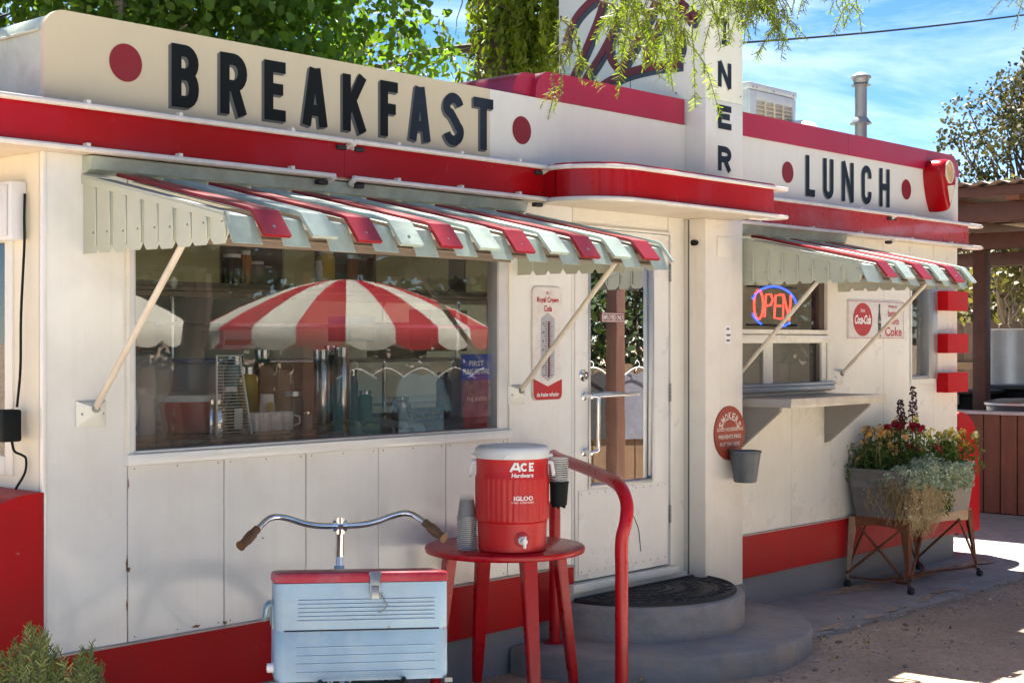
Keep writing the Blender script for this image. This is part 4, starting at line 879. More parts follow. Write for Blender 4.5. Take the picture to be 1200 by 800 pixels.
strokes(mb, [ell(.008, .001, .013, .014, 45, 315, 10), [(.034, -.018), (.034, .020)], [(.030, .015), (.054, .015)], [(.030, .001), (.050, .001)], [(.030, -.013), (.054, -.013)]], .009, fA)
text(mb, 'Hardware', .10, .019, lambda u, v, d: f_(u+.047, v+.338, .0012), .025, .15)
text(mb, 'IGLOO', .086, .020, lambda u, v, d: f_(u+.050, v+.2395, .0046), .035); text(mb, '5 GAL. CONTAINER', .10, .008, lambda u, v, d: f_(u+.047, v+.222, .0046), .01)
mb.build('lettering', WHITE, T, smooth=0, recalc=False)
f2 = cyl(VA+.285, .1525, .058); sp = MB(); nz2 = Vector((math.cos(VA+.285), math.sin(VA+.285), 0)); M_ = Matrix.Translation(f2(0, 0, 0)) @ nz2.to_track_quat('Z', 'Y').to_matrix().to_4x4()
sp.lathe([(0, -.004), (.017, -.004), (.018, .004), (.011, .008), (.009, .028), (.012, .030), (.012, .044), (0, .046)], (0, 0, 0), 16, M_)
c0 = Vector(f2(0, 0, .037)); sp.tube([c0+Vector((0, 0, .012)), c0, c0-Vector((0, 0, .028))], [.007, .009, .007], 10); sp.box(c0.x-.006, c0.x+.006, c0.y-.006, c0.y+.006, c0.z+.010, c0.z+.024, bev=.002)
sp.build('spigot', WHITE, T)
MB().lathe([(0, 0), (.030, 0), (.033, .0012), (.030, .003), (0, .003)], (0, 0, 0), 24, Matrix.Translation(f2(0, .006, -.0015)) @ nz2.to_track_quat('Z', 'Y').to_matrix().to_4x4()).build('spigot_recess', paint('cooler_red_recess', (.40, .010, .012), .45, .05, 5), T)
CLR = paint('clear_plastic', (.55, .55, .52), .12, .05, 30, alpha=.10, spec=.8)
CLRIM = paint('clear_plastic_rim', (.62, .62, .60), .15, .05, 30, alpha=.55, spec=.8)
def cups(loc, n, r0, r1, hc, gap, up=True):
    """nested clear cups, one mesh each: thin side wall and a rolled rim"""
    out = []
    for k in range(n):
        x, y, z = loc[0], loc[1], loc[2]+k*gap; m = MB()
        wall = [(0, 0), (r0, 0), (r1, hc), (r1-.001, hc), (r0-.001, .002), (0, .002)] if up else [(r1, .005), (r0, hc), (0, hc), (0, hc-.002), (r0-.001, hc-.002), (r1-.001, .005)]
        m.lathe(wall, (x, y, z), 24); m.cm = 1; zr = hc if up else 0
        m.lathe([(r1-.002, zr), (r1+.0028, zr), (r1+.0028, zr+.0045), (r1-.002, zr+.0045)], (x, y, z), 24); out.append(m)
    return out
SL = Vector((4.690, -.345, TZ+.0005))
for k, m in enumerate(cups(SL, 17, .031, .0425, .10, .0088, up=False)):
    o = tag(solo(m.build('plastic_cup', [CLR, CLRIM])), {0: 'lowest clear plastic cup, rim down on the red table', 16: 'topmost clear plastic cup of the upturned stack on the red table'}.get(k, 'clear plastic cup in the upturned stack left of the water cooler'), 'cup', 'upturned cups stacked on the red table')
a = VA+math.pi/2*1.02; HP = Vector((IC.x+.205*math.cos(a), IC.y+.205*math.sin(a), IC.z+.190))
hp = MB().lathe([(0, 0), (.030, 0), (.036, .006), (.043, .10), (.045, .102), (.045, .108), (.041, .108), (.038, .10), (0, .01)], HP, 28)
H_ = thing('cup_holder', 'black cup holder clipped to the right side of the water cooler', 'cup holder', HP)
hp.build('holder_cup', BLACK, H_); m = MB().box(-.006, .006, -.014, .014, .02, .105, bev=.002); m.xf(Matrix.Translation((IC.x+.160*math.cos(a), IC.y+.160*math.sin(a), HP.z)) @ Matrix.Rotation(a, 4, 'Z')); m.build('clip', WHITE, H_)
ft = MB()
for k in range(5): q = 2*math.pi*k/5; ft.box(HP.x+.026*math.cos(q)-.004, HP.x+.026*math.cos(q)+.004, HP.y+.026*math.sin(q)-.004, HP.y+.026*math.sin(q)+.004, HP.z-.008, HP.z+.001)
ft.build('foot', BLACK, H_)
for k, m in enumerate(cups(HP+Vector((0, 0, .022)), 10, .030, .0405, .10, .0095, up=True)):
    tag(solo(m.build('plastic_cup', [CLR, CLRIM])), {0: 'lowest clear plastic cup, down inside the black holder', 9: 'topmost clear plastic cup standing out of the black holder'}.get(k, 'clear plastic cup nested in the black holder on the water cooler'), 'cup', 'cups nested in the black holder')

# ================================================================== BICYCLE AND BLUE COOLER
BR = R(-37); BL = Vector((3.21, -1.276, 0)); BM = Matrix.Translation(BL) @ Matrix.Rotation(BR, 4, 'Z')
BT = thing('bicycle', 'old cruiser bicycle with chrome handlebar and brown grips, parked facing the diner wall', 'bicycle', BL)
def B(name, mb, m, par=None): return mb.xf(BM).build(name, m, par or BT)
FR = paint('bicycle_blue', (.10, .22, .36), .35, .1, 6, coat=.4, dirt=.2, dcol=(.15, .1, .07), ds=12)
def wheel(y):
    t = MB(); t.tube([(0, y+.30*math.cos(2*math.pi*k/40), .325+.30*math.sin(2*math.pi*k/40)) for k in range(41)], .024, 10); W_ = B('wheel', t, RUBBER)
    r_ = MB(); r_.tube([(0, y+.268*math.cos(2*math.pi*k/40), .325+.268*math.sin(2*math.pi*k/40)) for k in range(41)], .012, 8); B('rim', r_, CHROME, W_)
    s = MB()
    for k in range(28): q = 2*math.pi*k/28; s.tube([(.02*(-1)**k, y, .325), (0, y+.265*math.cos(q), .325+.265*math.sin(q))], .0013, 4)
    s.tube([(-.05, y, .325), (.05, y, .325)], .022, 10); B('spokes', s, CHROME, W_)
wheel(.17); wheel(1.06)
f = MB(); f.tube([(0, .28, .30), (0, .14, .74)], .016, 10); f.tube([(0, .28, .30), (0, .76, .62)], .018, 10); f.tube([(0, .15, .68), (0, .45, .72), (0, .77, .70)], .014, 10)
f.tube([(0, .75, .58), (0, .785, .76)], .020, 10)
for s in (-1, 1): f.tube([(s*.01, .27, .30), (s*.055, -.0+.17, .325)], .010, 8); f.tube([(s*.01, .16, .68), (s*.055, -.0+.17, .325)], .009, 8)
B('frame', f, FR)
f = MB()
for s in (-1, 1): f.tube([(s*.02, .77, .72), (s*.055, .80, .62), (s*.055, .97, .42), (s*.05, 1.06, .325)], .011, 8)
B('fork', f, FR)
hb = catmull([(-.345, .60, .885), (-.300, .66, .925), (-.255, .715, .953), (-.20, .738, .949), (-.13, .745, .925), (-.07, .747, .915), (0, .747, .914), (.07, .747, .915), (.13, .745, .925), (.20, .738, .949), (.255, .715, .958), (.300, .66, .935), (.345, .60, .895)], 6)
B('handlebar', MB().tube(hb, .0115, 12), CHROME)
GR = paint('brown_rubber_grip', (.13, .060, .022), .5, .2, 20, bump=.1, bs=90)
for s, za in ((-1, 0), (1, .010)):
    B('grip', MB().tube(catmull([(s*.306, .652, .921+za), (s*.325, .627, .905+za), (s*.348, .597, .884+za), (s*.366, .573, .872+za)], 4), [.0155]*4+[.019]*4+[.0165]*4+[.0195], 12), GR)
f = MB(); f.tube([(0, .748, .885), (0, .748, .945)], .019, 12); f.tube([(-.026, .748, .914), (.026, .748, .914)], .0205, 14); f.tube([(0, .73, .914), (0, .715, .914)], .011, 10)
f.tube([(0, .752, .90), (0, .765, .84), (0, .775, .80)], [.017, .015, .0165], 10); B('stem', f, CHROME)
B('stem_post', MB().tube([(0, .772, .845), (0, .785, .70)], .0135, 12), paint('blue_post', (.35, .48, .72), .25, .08, 9, coat=.5))
sd = MB(); sd.prism(catmull([(.02, .44, 0), (.035, .36, 0), (.09, .27, 0), (.11, .20, 0), (0, .18, 0), (-.11, .20, 0), (-.09, .27, 0), (-.035, .36, 0), (-.02, .44, 0)], 4), .715, .755, 'z') if False else sd.prism([(p.x, p.y) for p in catmull([(.02, .44, 0), (.035, .36, 0), (.09, .27, 0), (.11, .20, 0), (0, .18, 0), (-.11, .20, 0), (-.09, .27, 0), (-.035, .36, 0)], 4)], .70, .745, 'z')
B('saddle', sd, BLACK)
rk = MB()
for s in (-1, 1):
    rk.tube([(s*.13, .20, .545), (s*.13, -.24, .545)], .008, 8); rk.tube([(s*.13, -.10, .54), (s*.06, -.0+.17, .325)], .007, 8); rk.tube([(s*.13, .12, .54), (s*.06, -.0+.17, .325)], .007, 8)
for y in (.18, 0, -.22): rk.tube([(-.13, y, .545), (.13, y, .545)], .007, 8)
B('rear_rack', rk, BLACK)
pd = MB(); pd.tube([(-.09, .28, .30), (.09, .28, .30)], .014, 8); pd.tube([(.08, .28, .30), (.08, .38, .22)], .010, 6); pd.tube([(-.08, .28, .30), (-.08, .18, .38)], .010, 6); pd.box(.09, .18, .34, .42, .205, .23); pd.box(-.18, -.09, .14, .22, .37, .395); B('pedal_crank', pd, CHROME)
# the cooler: local box, tipped a little on the rack
CM = BM @ Matrix.Translation((0, -.175, .546)) @ Matrix.Rotation(R(-7.0), 4, 'X') @ Matrix.Rotation(R(.8), 4, 'Y')
CT = thing('picnic_cooler', 'old pale blue metal ice chest with worn red lid, strapped on the bicycle rack', 'ice chest', BL+Vector((0, 0, .55)))
def Cc(name, mb, m, par=None, **k): return mb.xf(CM).build(name, m, par or CT, **k)
BLU = paint('cooler_blue_paint', (.215, .335, .45), .42, .16, 4, dirt=.6, dcol=(.30, .37, .42), ds=7, streak=.3, wave=.25, bump=.12, bs=26, chips=.22, ccol=(.17, .14, .12), chs=24)
BLR = paint('cooler_lid_red', (.30, .012, .025), .4, .15, 7, dirt=.4, dcol=(.36, .17, .20), ds=11, bump=.08, bs=40, chips=.16, ccol=(.40, .42, .48), chs=22)
CWX, CD, CH = .2715, .33, .300
def cbox(w_, y0, y1, z0, z1, r_, n=5): return rounded(-w_, w_, y0, y1, r_, n)
mb = MB(); rr0 = rounded(-CWX, CWX, 0, CD, .028, 5); rings = [(.985, 0.0), (.995, .008), (1.0, .016), (1., .150), (.994, .153), (.994, .157), (1., .160), (1.0, CH)]; n = len(rr0); vs = []
for k_, z in rings: vs += [(p[0]*k_, CD/2+(p[1]-CD/2)*k_, z) for p in rr0]
mb.add(vs, [(i*n+k, i*n+(k+1) % n, (i+1)*n+(k+1) % n, (i+1)*n+k) for i in range(len(rings)-1) for k in range(n)]+[tuple(range(n))[::-1], tuple(range((len(rings)-1)*n, len(rings)*n))]); body = Cc('chest_body', mb, BLU)
mb = MB(); rr0 = rounded(-CWX-.004, CWX+.004, -.004, CD+.004, .032, 5); rings = [(.99, CH+.002), (1.0, CH+.004), (1.0, CH+.018), (.995, CH+.027), (.975, CH+.032), (.93, CH+.034)]; vs = []
for k_, z in rings: vs += [(p[0]*k_, CD/2+(p[1]-CD/2)*k_, z) for p in rr0]
mb.add(vs, [(i*n+k, i*n+(k+1) % n, (i+1)*n+(k+1) % n, (i+1)*n+k) for i in range(len(rings)-1) for k in range(n)]+[tuple(range(n))[::-1], tuple(range((len(rings)-1)*n, len(rings)*n))]); Cc('lid', mb, BLR)
for i in range(6):
    Cc('pressed_rib', MB().tube([(-.20, .0, .185+i*.0125), (-.195, -.0015, .185+i*.0125), (.225, -.002, .185+i*.0125), (.23, 0.001, .185+i*.0125)], .0022, 6), BLU, body)
for i in (0, 1.4, 2.7, 4.1):
    Cc('pressed_rib', MB().tube([(-.205, .0, .028+i*.0185), (-.20, -.001, .028+i*.0185), (.225, -.001, .028+i*.0185), (.23, 0.001, .028+i*.0185)], .0019, 6), BLU, body)
Cc('seam_line', MB().tube([(-CWX+.03, -.0005, .155), (CWX-.03, -.0005, .155)], .0022, 5), DARK, body)
lt_ = MB().box(.022, .056, -.012, -.003, CH-.030, CH+.030, bev=.003).box(.026, .052, -.018, -.011, CH-.050, CH-.010, bev=.003).box(.020, .058, -.009, -.002, CH+.022, CH+.034, bev=.002); LT = Cc('latch', lt_, paint('latch_metal', (.26, .27, .28), .35, .2, 12, metal=.8, dirt=.4, dcol=(.15, .13, .11), ds=30))
Cc('latch_wire', MB().tube([(.057, -.010, CH-.035), (.070, -.016, CH-.06), (.078, -.02, CH-.072), (.062, -.02, CH-.086), (.048, -.018, CH-.092)], .0025, 6), SCREW, LT)
hh = MB().box(-CWX-.006, -CWX+.002, .05, .26, .16, .24, bev=.003); hh.tube(catmull([(-CWX-.006, .06, .235), (-CWX-.020, .065, .225), (-CWX-.026, .08, .19), (-CWX-.028, .16, .185), (-CWX-.026, .24, .19), (-CWX-.020, .255, .225), (-CWX-.006, .26, .235)], 4), .006, 8)
Cc('side_handle', hh, paint('handle_blue_grey', (.22, .32, .36), .4, .2, 10, metal=.3))
Cc('drain_plug', MB().lathe([(0, 0), (.016, 0), (.014, .02), (0, .022)], (-CWX, .06, .04), 12, Matrix.Rotation(R(-90), 3, 'Y')), WHITE)
cnr = MB()
for sx in (-1, 1): cnr.box(sx*CWX-.012, sx*CWX+.012, -.004, .02, -.012, .001)
Cc('foot', cnr, SCREW)
# utility things on the left side wall
UB = thing('wall_box', 'flat white metal box high on the left side wall above the window', 'utility box', (2.79, .3, 1.97))
MB().box(2.772, 2.835, .112, .75, 1.972, 2.185, bev=.004).build('cabinet', paint('pale_blue_white', (.62, .65, .67), .4, .04, 5), UB)
MB().box(2.764, 2.7715, .135, .73, 1.985, 2.172, bev=.003).build('door_panel', paint('pale_blue_white2', (.56, .59, .61), .4, .05, 5), UB)
cbm = MB().tube(catmull([(2.82, .10, 2.14), (2.815, .095, 2.05), (2.818, .10, 1.95), (2.805, .10, 1.7), (2.808, .11, 1.5), (2.80, .12, 1.36)], 5), .005, 6)
tag(solo(cbm.build('power_cable', BLACK)), 'thin black cable hanging down the left wall from the white box', 'cable')
AD = thing('power_adapter', 'black power adapter hanging by the left side window', 'adapter', (2.76, .14, 1.22))
MB().box(2.735, 2.81, .10, .17, 1.235, 1.352, bev=.008).build('adapter_body', BLACK, AD); MB().tube(catmull([(2.785, .13, 1.235), (2.79, .12, 1.20), (2.81, .10, 1.185), (2.822, .095, 1.17), (2.82, .10, 1.12), (2.80, .13, 1.06)], 5), .005, 6).build('lead', BLACK, AD)
cbm = MB().tube(catmull([(2.60, .4, 2.70), (2.70, .3, 2.765), (2.79, .22, 2.80), (2.86, .3, 2.83), (2.9, .6, 2.82)], 5), .005, 6)
tag(solo(cbm.build('roof_cable', BLACK)), 'short black cable looping over the left rounded roof edge', 'cable')

# ================================================================== PLANTS AND TREES
def leafmesh(name, P_, N_, S_, m, parent=None, asp=.8, shape='leaf', droop=None, smooth=0):
    """many small leaf faces: P positions (n,3), N normals (n,3), S sizes (n,), axis D"""
    n = len(P_); P_ = np.asarray(P_, float); N_ = np.asarray(N_, float); S_ = np.asarray(S_, float)
    N_ /= np.linalg.norm(N_, axis=1)[:, None]+1e-9
    D_ = rng.normal(size=(n, 3)) if droop is None else np.asarray(droop, float)
    D_ = D_-N_*(D_*N_).sum(1)[:, None]; D_ /= np.linalg.norm(D_, axis=1)[:, None]+1e-9
    B_ = np.cross(N_, D_)
    tpl = {'leaf': [(-.5, 0, 0), (-.22, .42, .08), (.12, .40, .1), (.55, 0, -.05), (.12, -.40, .1), (-.22, -.42, .08)],
           'needle': [(-.5, .5, 0), (.5, .35, 0), (.5, -.35, 0), (-.5, -.5, 0)]}[shape]
    k = len(tpl); V = np.empty((n, k, 3))
    for i, (a, b, c) in enumerate(tpl): V[:, i] = P_+(D_*a+B_*b*asp+N_*c)*S_[:, None]
    org = base(parent) if parent is not None else Vector((0, 0, 0)); V -= np.array(org)
    me = bpy.data.meshes.new(name); me.vertices.add(n*k); me.vertices.foreach_set('co', V.reshape(-1)); me.loops.add(n*k); me.loops.foreach_set('vertex_index', np.arange(n*k, dtype=np.int32))
    me.polygons.add(n); me.polygons.foreach_set('loop_start', np.arange(0, n*k, k, dtype=np.int32)); me.polygons.foreach_set('loop_total', np.full(n, k, dtype=np.int32)); me.update(calc_edges=True); me.validate()
    me.materials.append(m); o = bpy.data.objects.new(name, me); COL.objects.link(o)
    if parent is not None: o.parent = parent
    return o
def blob(c, r, n, flat=1.): 
    d = rng.normal(size=(n, 3)); d /= np.linalg.norm(d, axis=1)[:, None]; q = rng.random(n)**.45
    p = d*q[:, None]*np.array([r, r, r*flat]); return p+np.array(c)
COTT = leafmat('cottonwood_leaf', (.045, .115, .012), (.11, .20, .025), .5, .35)
BRIGHT = leafmat('willow_leaf', (.07, .125, .010), (.15, .20, .018), .55, .3)
IVY = leafmat('ivy_leaf', (.045, .10, .015), (.14, .20, .035), .4, .4)
HEDGE = leafmat('hedge_leaf', (.016, .034, .008), (.04, .06, .016), .2, .4)
OLIVE = leafmat('olive_leaf', (.085, .095, .035), (.17, .15, .065), .3, .45)
SPARSE = leafmat('sparse_leaf', (.030, .045, .020), (.10, .09, .045), .25, .3)
BARK = paint('brown_bark', (.11, .085, .06), .9, .3, 9, bump=.8, bs=35, grain=(30, 30, 4))
BARKP = paint('pale_bark', (.34, .29, .23), .85, .2, 9, bump=.5, bs=35, grain=(25, 25, 4))
def limb(mb, a, b, r0, r1, wob=.12, n=6):
    a, b = Vector(a), Vector(b); pts = []
    for i in range(n+1):
        t = i/n; p = a.lerp(b, t)+Vector((random.gauss(0, wob), random.gauss(0, wob), random.gauss(0, wob*.5)))*math.sin(math.pi*t)*(b-a).length*.3; pts.append(p)
    mb.tube(pts, [r0+(r1-r0)*i/n for i in range(n+1)], 8); return pts
# big cottonwood behind the diner, left
T = thing('cottonwood_tree', 'large leafy green cottonwood tree behind the diner roof on the left', 'tree', (6.9, 4.9, 0))
mb = MB(); limb(mb, (6.9, 4.9, -.1), (6.8, 4.8, 2.6), .20, .15, .03); ends = []
for tx, ty, tz, r_ in [(6.72, 4.5, 9.2, .062), (5.2, 4.6, 5.6, .07), (8.3, 4.6, 5.4, .08), (6.3, 5.6, 10.5, .09), (7.6, 5.4, 10.0, .08), (5.5, 3.9, 4.6, .05), (8.6, 5.2, 4.5, .05)]:
    pts = limb(mb, (6.8, 4.8, 2.5), (tx, ty, tz), r_, .02, .10, 8)
    for j in (3, 5, 6, 8):
        e = pts[j]+Vector((random.gauss(0, .9), random.gauss(0, .6), random.gauss(.1, .5))); limb(mb, pts[j], e, .018, .006, .15, 4); ends.append(e)
mb.build('trunk', BARKP, T)
ps = []
for e in ends: ps.append(blob(e, .75, 330))
for k in range(215):                                                # lower skirt of foliage that shows above the roof
    x = random.uniform(4.7, 9.15); y = random.uniform(3.9, 5.6); ztop = 4.9
    c = (x, y, random.uniform(3.15, ztop)); 
    if x > 8.1 and random.random() < .6: continue
    if abs(x-7.1-(y-4.5)*.8) < .15 and random.random() < .6: continue
    if x < 5.15 and c[2] > 3.5 and random.random() < .6: continue
    ps.append(blob(c, random.uniform(.28, .55), random.randint(70, 150), .8))
for k in range(60): ps.append(blob((random.uniform(4.8, 9.0), random.uniform(3.8, 6.2), random.uniform(5.0, 8.6)), .6, 90))
nlow = sum(len(q) for q in ps)
for k in range(150):                                                # high crown above the picture, it dapples the roof and awning
    ps.append(blob((random.uniform(4.6, 9.0), random.uniform(3.6, 6.6), random.uniform(7.6, 11.6)), random.uniform(.45, .75), 95))
pp = np.concatenate(ps); S_ = np.concatenate([rng.uniform(.035, .105, nlow), rng.uniform(.10, .16, len(pp)-nlow)]); keep = pp[:, 2] > 2.95; pp = pp[keep]; S_ = S_[keep]; N_ = rng.normal(size=pp.shape)+np.array([0, -.5, .35]); dd = rng.normal(size=pp.shape)*.6+np.array([0, 0, -1.]); leafmesh('crown', pp, N_, S_, COTT, T, .95, droop=dd)
# ivy-covered old tree behind the middle
T = thing('ivy_tree', 'thick old tree trunk wrapped in ivy behind the diner with hanging green foliage', 'tree', (11.75, 5.95, 0))
mb = MB(); limb(mb, (11.75, 5.95, -.1), (11.85, 6.0, 9), .30, .24, .01); br = []
for a, b, r_ in [((11.6, 5.9, 4.75), (9.3, 6.4, 4.3), .055), ((11.6, 5.9, 5.6), (9.2, 5.9, 5.0), .06), ((11.7, 5.9, 6.2), (9.9, 5.5, 6.3), .05), ((11.9, 5.9, 4.6), (13.2, 5.5, 5.3), .05)]:
    br.append(limb(mb, a, b, r_, .012, .15, 8))
for p_ in br:
    for j in range(2, 9):
        for q in range(2): e = p_[j]+Vector((random.gauss(0, .5), random.gauss(0, .35), random.gauss(-.05, .5))); limb(mb, p_[j], e, .010, .003, .2, 4)
mb.build('trunk', BARK, T)
n = 5200; a = rng.uniform(0, 6.28, n); z = rng.uniform(.5, 7.5, n); lump = 1+.35*np.sin(z*3.1+a*2)+.2*np.sin(z*7+a*3); r_ = (.25+.11*rng.random(n)*lump); pp = np.stack([11.8+r_*np.cos(a), 5.97+r_*np.sin(a), z], 1); N_ = np.stack([np.cos(a), np.sin(a), rng.normal(size=n)*.5+.3], 1)+rng.normal(size=(n, 3))*.5
leafmesh('ivy', pp, N_, rng.uniform(.05, .11, n), IVY, T, .9)
ps = []; dd = []
for k in range(230):                                                # hanging willowy strands right of the trunk
    x = random.gauss(12.35, .55); y = random.gauss(5.4, .4); zt = random.uniform(5.0, 7.5); ln = random.uniform(.7, 2.0); m_ = int(ln*42)
    if zt-ln < 4.35-(x-12.0)*.25 : ln = zt-4.35
    t = np.linspace(0, 1, max(m_, 3)); ps.append(np.stack([x+.12*np.sin(t*3+k)+rng.normal(size=len(t))*.03, y+rng.normal(size=len(t))*.03, zt-ln*t], 1)); dd.append(rng.normal(size=(len(t), 3))*.4+np.array([0, 0, -1]))
pp = np.concatenate(ps); leafmesh('hanging_foliage', pp, rng.normal(size=pp.shape)+np.array([-.6, -.6, .1]), rng.uniform(.07, .13, len(pp)), BRIGHT, T, .34, droop=np.concatenate(dd))
ps = [blob(p_[j], .35, 26) for p_ in br for j in (3, 5, 7, 8)]; pp = np.concatenate(ps); leafmesh('twig_foliage', pp, rng.normal(size=pp.shape), rng.uniform(.06, .12, len(pp)), IVY, T, .4)
ps = [blob((random.uniform(9.0, 10.6), random.uniform(5.6, 6.6), random.uniform(4.05, 4.9)), .3, 60) for k in range(7)]; pp = np.concatenate(ps); leafmesh('twig_foliage', pp, rng.normal(size=pp.shape), rng.uniform(.06, .12, len(pp)), BRIGHT, T, .5)
# fine-leaved tree whose branches hang in front of the blade sign (its trunk stands right of the view)
T = thing('mesquite_tree', 'feathery bright green branches hanging down in front of the rooftop sign', 'tree', (6.6, -4.2, 0))
mb = MB(); t0 = limb(mb, (6.6, -4.2, -.1), (6.3, -3.9, 2.9), .11, .09, .03); l1 = limb(mb, (6.3, -3.9, 2.8), (4.9, -2.3, 3.9), .07, .035, .05); l2 = limb(mb, (6.3, -3.9, 2.8), (6.2, -2.0, 4.2), .06, .03, .06)
sprays = []
def spray(top, tip, n_twigs=7, leaf=1., spread=.16):
    top, tip = Vector(top), Vector(tip); main = []
    for i in range(9):
        t = i/8; p = top.lerp(tip, t); p += Vector((random.gauss(0, .012), random.gauss(0, .012), .04*math.sin(math.pi*t))); main.append(p)
    mb.tube(main, [.0045*(1-i/11) for i in range(9)], 5)
    for k in range(n_twigs):
        j = random.randint(1, 7); a = main[j]; d = Vector((random.gauss(0, 1), random.gauss(0, 1), random.gauss(-.9, .5))).normalized(); L_ = random.uniform(.6, 1.3)*spread
        tw = [a+d*L_*t+Vector((0, 0, -.05*t*t)) for t in (0, .25, .5, .75, 1)]; mb.tube(tw, .0014, 4); sprays.append((tw, leaf))
    sprays.append((main, leaf*.7))
def wp(x, y, lam): 
    a = (x-600)/1733.; return (lam*(.742+.6704*a), -4.85+lam*(.6704-.742*a), 1.6+lam*(400-y)/1733.)
for k in range(9):                                                 # dense curtain over the script
    x = random.gauss(757, 22); l_ = random.uniform(4.5, 5.3); y1 = random.uniform(15, 74)-abs(x-745)*.35; spray(wp(x-random.uniform(-25, 25), -60, l_), wp(x, max(y1, 12), l_), 5, .75, .11)
for k in range(4):
    x = random.uniform(790, 835); l_ = random.uniform(4.6, 5.2); spray(wp(x, -50, l_), wp(x+random.uniform(-10, 30), random.uniform(15, 50), l_), 4, .8, .10)
for k in range(8):                                                 # bright clump before the DINER tower
    x = random.gauss(862, 16); l_ = random.uniform(4.7, 5.3); spray(wp(x-10, -60, l_), wp(x, random.uniform(0, 40), l_), 6, .8, .10)
for k in range(9):
    x = random.uniform(885, 940); l_ = random.uniform(5.0, 5.6); spray(wp(x-40, -50, l_), wp(x, random.uniform(8, 48), l_), 4, .9, .13)
for k in range(6):
    x = random.uniform(945, 1020); l_ = random.uniform(5.2, 5.8); spray(wp(x-50, -40, l_), wp(x, random.uniform(0, 26), l_), 3, .9, .10)
for k in range(2):                                                  # wispy twigs in front of the red cap band
    x = random.uniform(672, 705); l_ = random.uniform(4.8, 5.3); spray(wp(x-20, 20, l_), wp(x, random.uniform(60, 100), l_), 3, .8, .07)
for k in range(2):
    l_ = random.uniform(4.9, 5.2); spray(wp(662+k*6, 40, l_), wp(646+k*10, random.uniform(110, 140), l_), 3, .7, .05)
for k in range(5):
    l_ = random.uniform(4.6, 5.1); spray(wp(705+k*20, 0, l_), wp(770+k*14, random.uniform(60, 92), l_), 6, 1., .12)
for k in range(2): spray(wp(1190, -40, 6), wp(1188+k*10, 8+k*6, 6), 3, .8, .1)
mb.build('trunk', BARK, T)
ps, nn, dd, ss = [], [], [], []
for tw, lf in sprays:
    for i in range(len(tw)-1):
        a, b = tw[i], tw[i+1]; ax = (b-a); 
        if ax.length < 1e-4: continue
        m_ = max(3, int(ax.length/.0036)); ax = ax.normalized(); sd = ax.cross(Vector((random.gauss(0, 1), random.gauss(0, 1), random.gauss(0, 1)))).normalized()
        for q in range(m_):
            s = 1 if q % 2 else -1; p = a.lerp(b, (q+.5)/m_); d = (ax*.6+sd*s+Vector((random.gauss(0, .2), random.gauss(0, .2), random.gauss(-.25, .2)))).normalized(); L_ = random.uniform(.018, .032)*lf
            ps.append(p+d*L_*.5); dd.append(d); nn.append(ax.cross(d)+Vector((random.gauss(0, .5), random.gauss(0, .5), random.gauss(0, .5)))); ss.append(L_)
leafmesh('crown', [tuple(p) for p in ps], [tuple(p) for p in nn], ss, BRIGHT, T, .15, 'needle', droop=[tuple(p) for p in dd])
# trees far right
def loosetree(name, label, loc, h, spread, m, nclump, leaf, bark, dens=26, group=None, z0=.35, clump=.4):
    T = thing(name, label, 'tree', loc, group); x, y, z = loc; mb = MB(); tr_ = limb(mb, (x, y, z-.2), (x+.15*h*.2, y, z+h*.62), h*.022, h*.010, .05); ps = []
    for k in range(nclump):
        t = random.uniform(z0, 1.0); wdt = spread*math.sin(min(1, (t-z0)/(1-z0)*.9+.18)*math.pi)**.6; a = random.uniform(0, 6.28); q = random.random()**.6
        e = Vector((x+wdt*q*math.cos(a), y+wdt*q*math.sin(a), z+h*t)); j = min(6, max(1, int(t*6))); limb(mb, tr_[j], e, h*.006, h*.0015, .18, 5)
        ps.append(blob(e, clump*random.uniform(.6, 1.3), int(dens*random.uniform(.5, 1.4)), .8))
    mb.build('trunk', bark, T); pp = np.concatenate(ps); leafmesh('crown', pp, rng.normal(size=pp.shape), rng.uniform(.6, 1.3, len(pp))*leaf, m, T, .8); return T
loosetree('airy_tree', 'sparse dark leaved tree rising beyond the patio roof', (27.6, 6.4, 0), 7.2, 2.5, SPARSE, 210, .085, BARK, 90, z0=.34, clump=.42)
loosetree('low_airy_tree', 'low bushy tree top just over the corrugated patio roof', (24.5, 8.6, 0), 4.7, 1.4, SPARSE, 70, .085, BARK, 85, z0=.5, clump=.35)
for k, (x, y, h) in enumerate([(22.5, 7.2, 4.0), (24.8, 5.6, 4.0), (21.5, 4.6, 3.8), (26.5, 7.6, 4.2)]):
    loosetree('scrub_tree', ['dry olive scrub tree with white limbs just right of the corner blocks', 'dry olive scrub tree behind the brown patio post', 'dry olive scrub tree behind the corrugated metal sheet', 'farthest dry olive scrub tree beyond the picket fence'][k], (x, y, 0), h, 1.6, OLIVE, 60, .11, BARKP, 60, 'dry scrub trees beyond the patio', z0=.12, clump=.5)
tb = MB(); tb.prism([(20, 40), (20, 3), (29, 2), (29, 40)], -.1, 1.6, 'z'); hb_ = hgrid(19, 34, -2, 40, 1.0, lambda x, y: 0 + max(0, (x-19)*.30)+.4*mn.noise((x*.3, y*.3, 2)))
struct(hb_.build('hill', paint('dry_hill', (.20, .16, .10), .95, .4, 1.2, dirt=.5, dcol=(.10, .10, .05), ds=1.6, bump=.8, bs=6)))
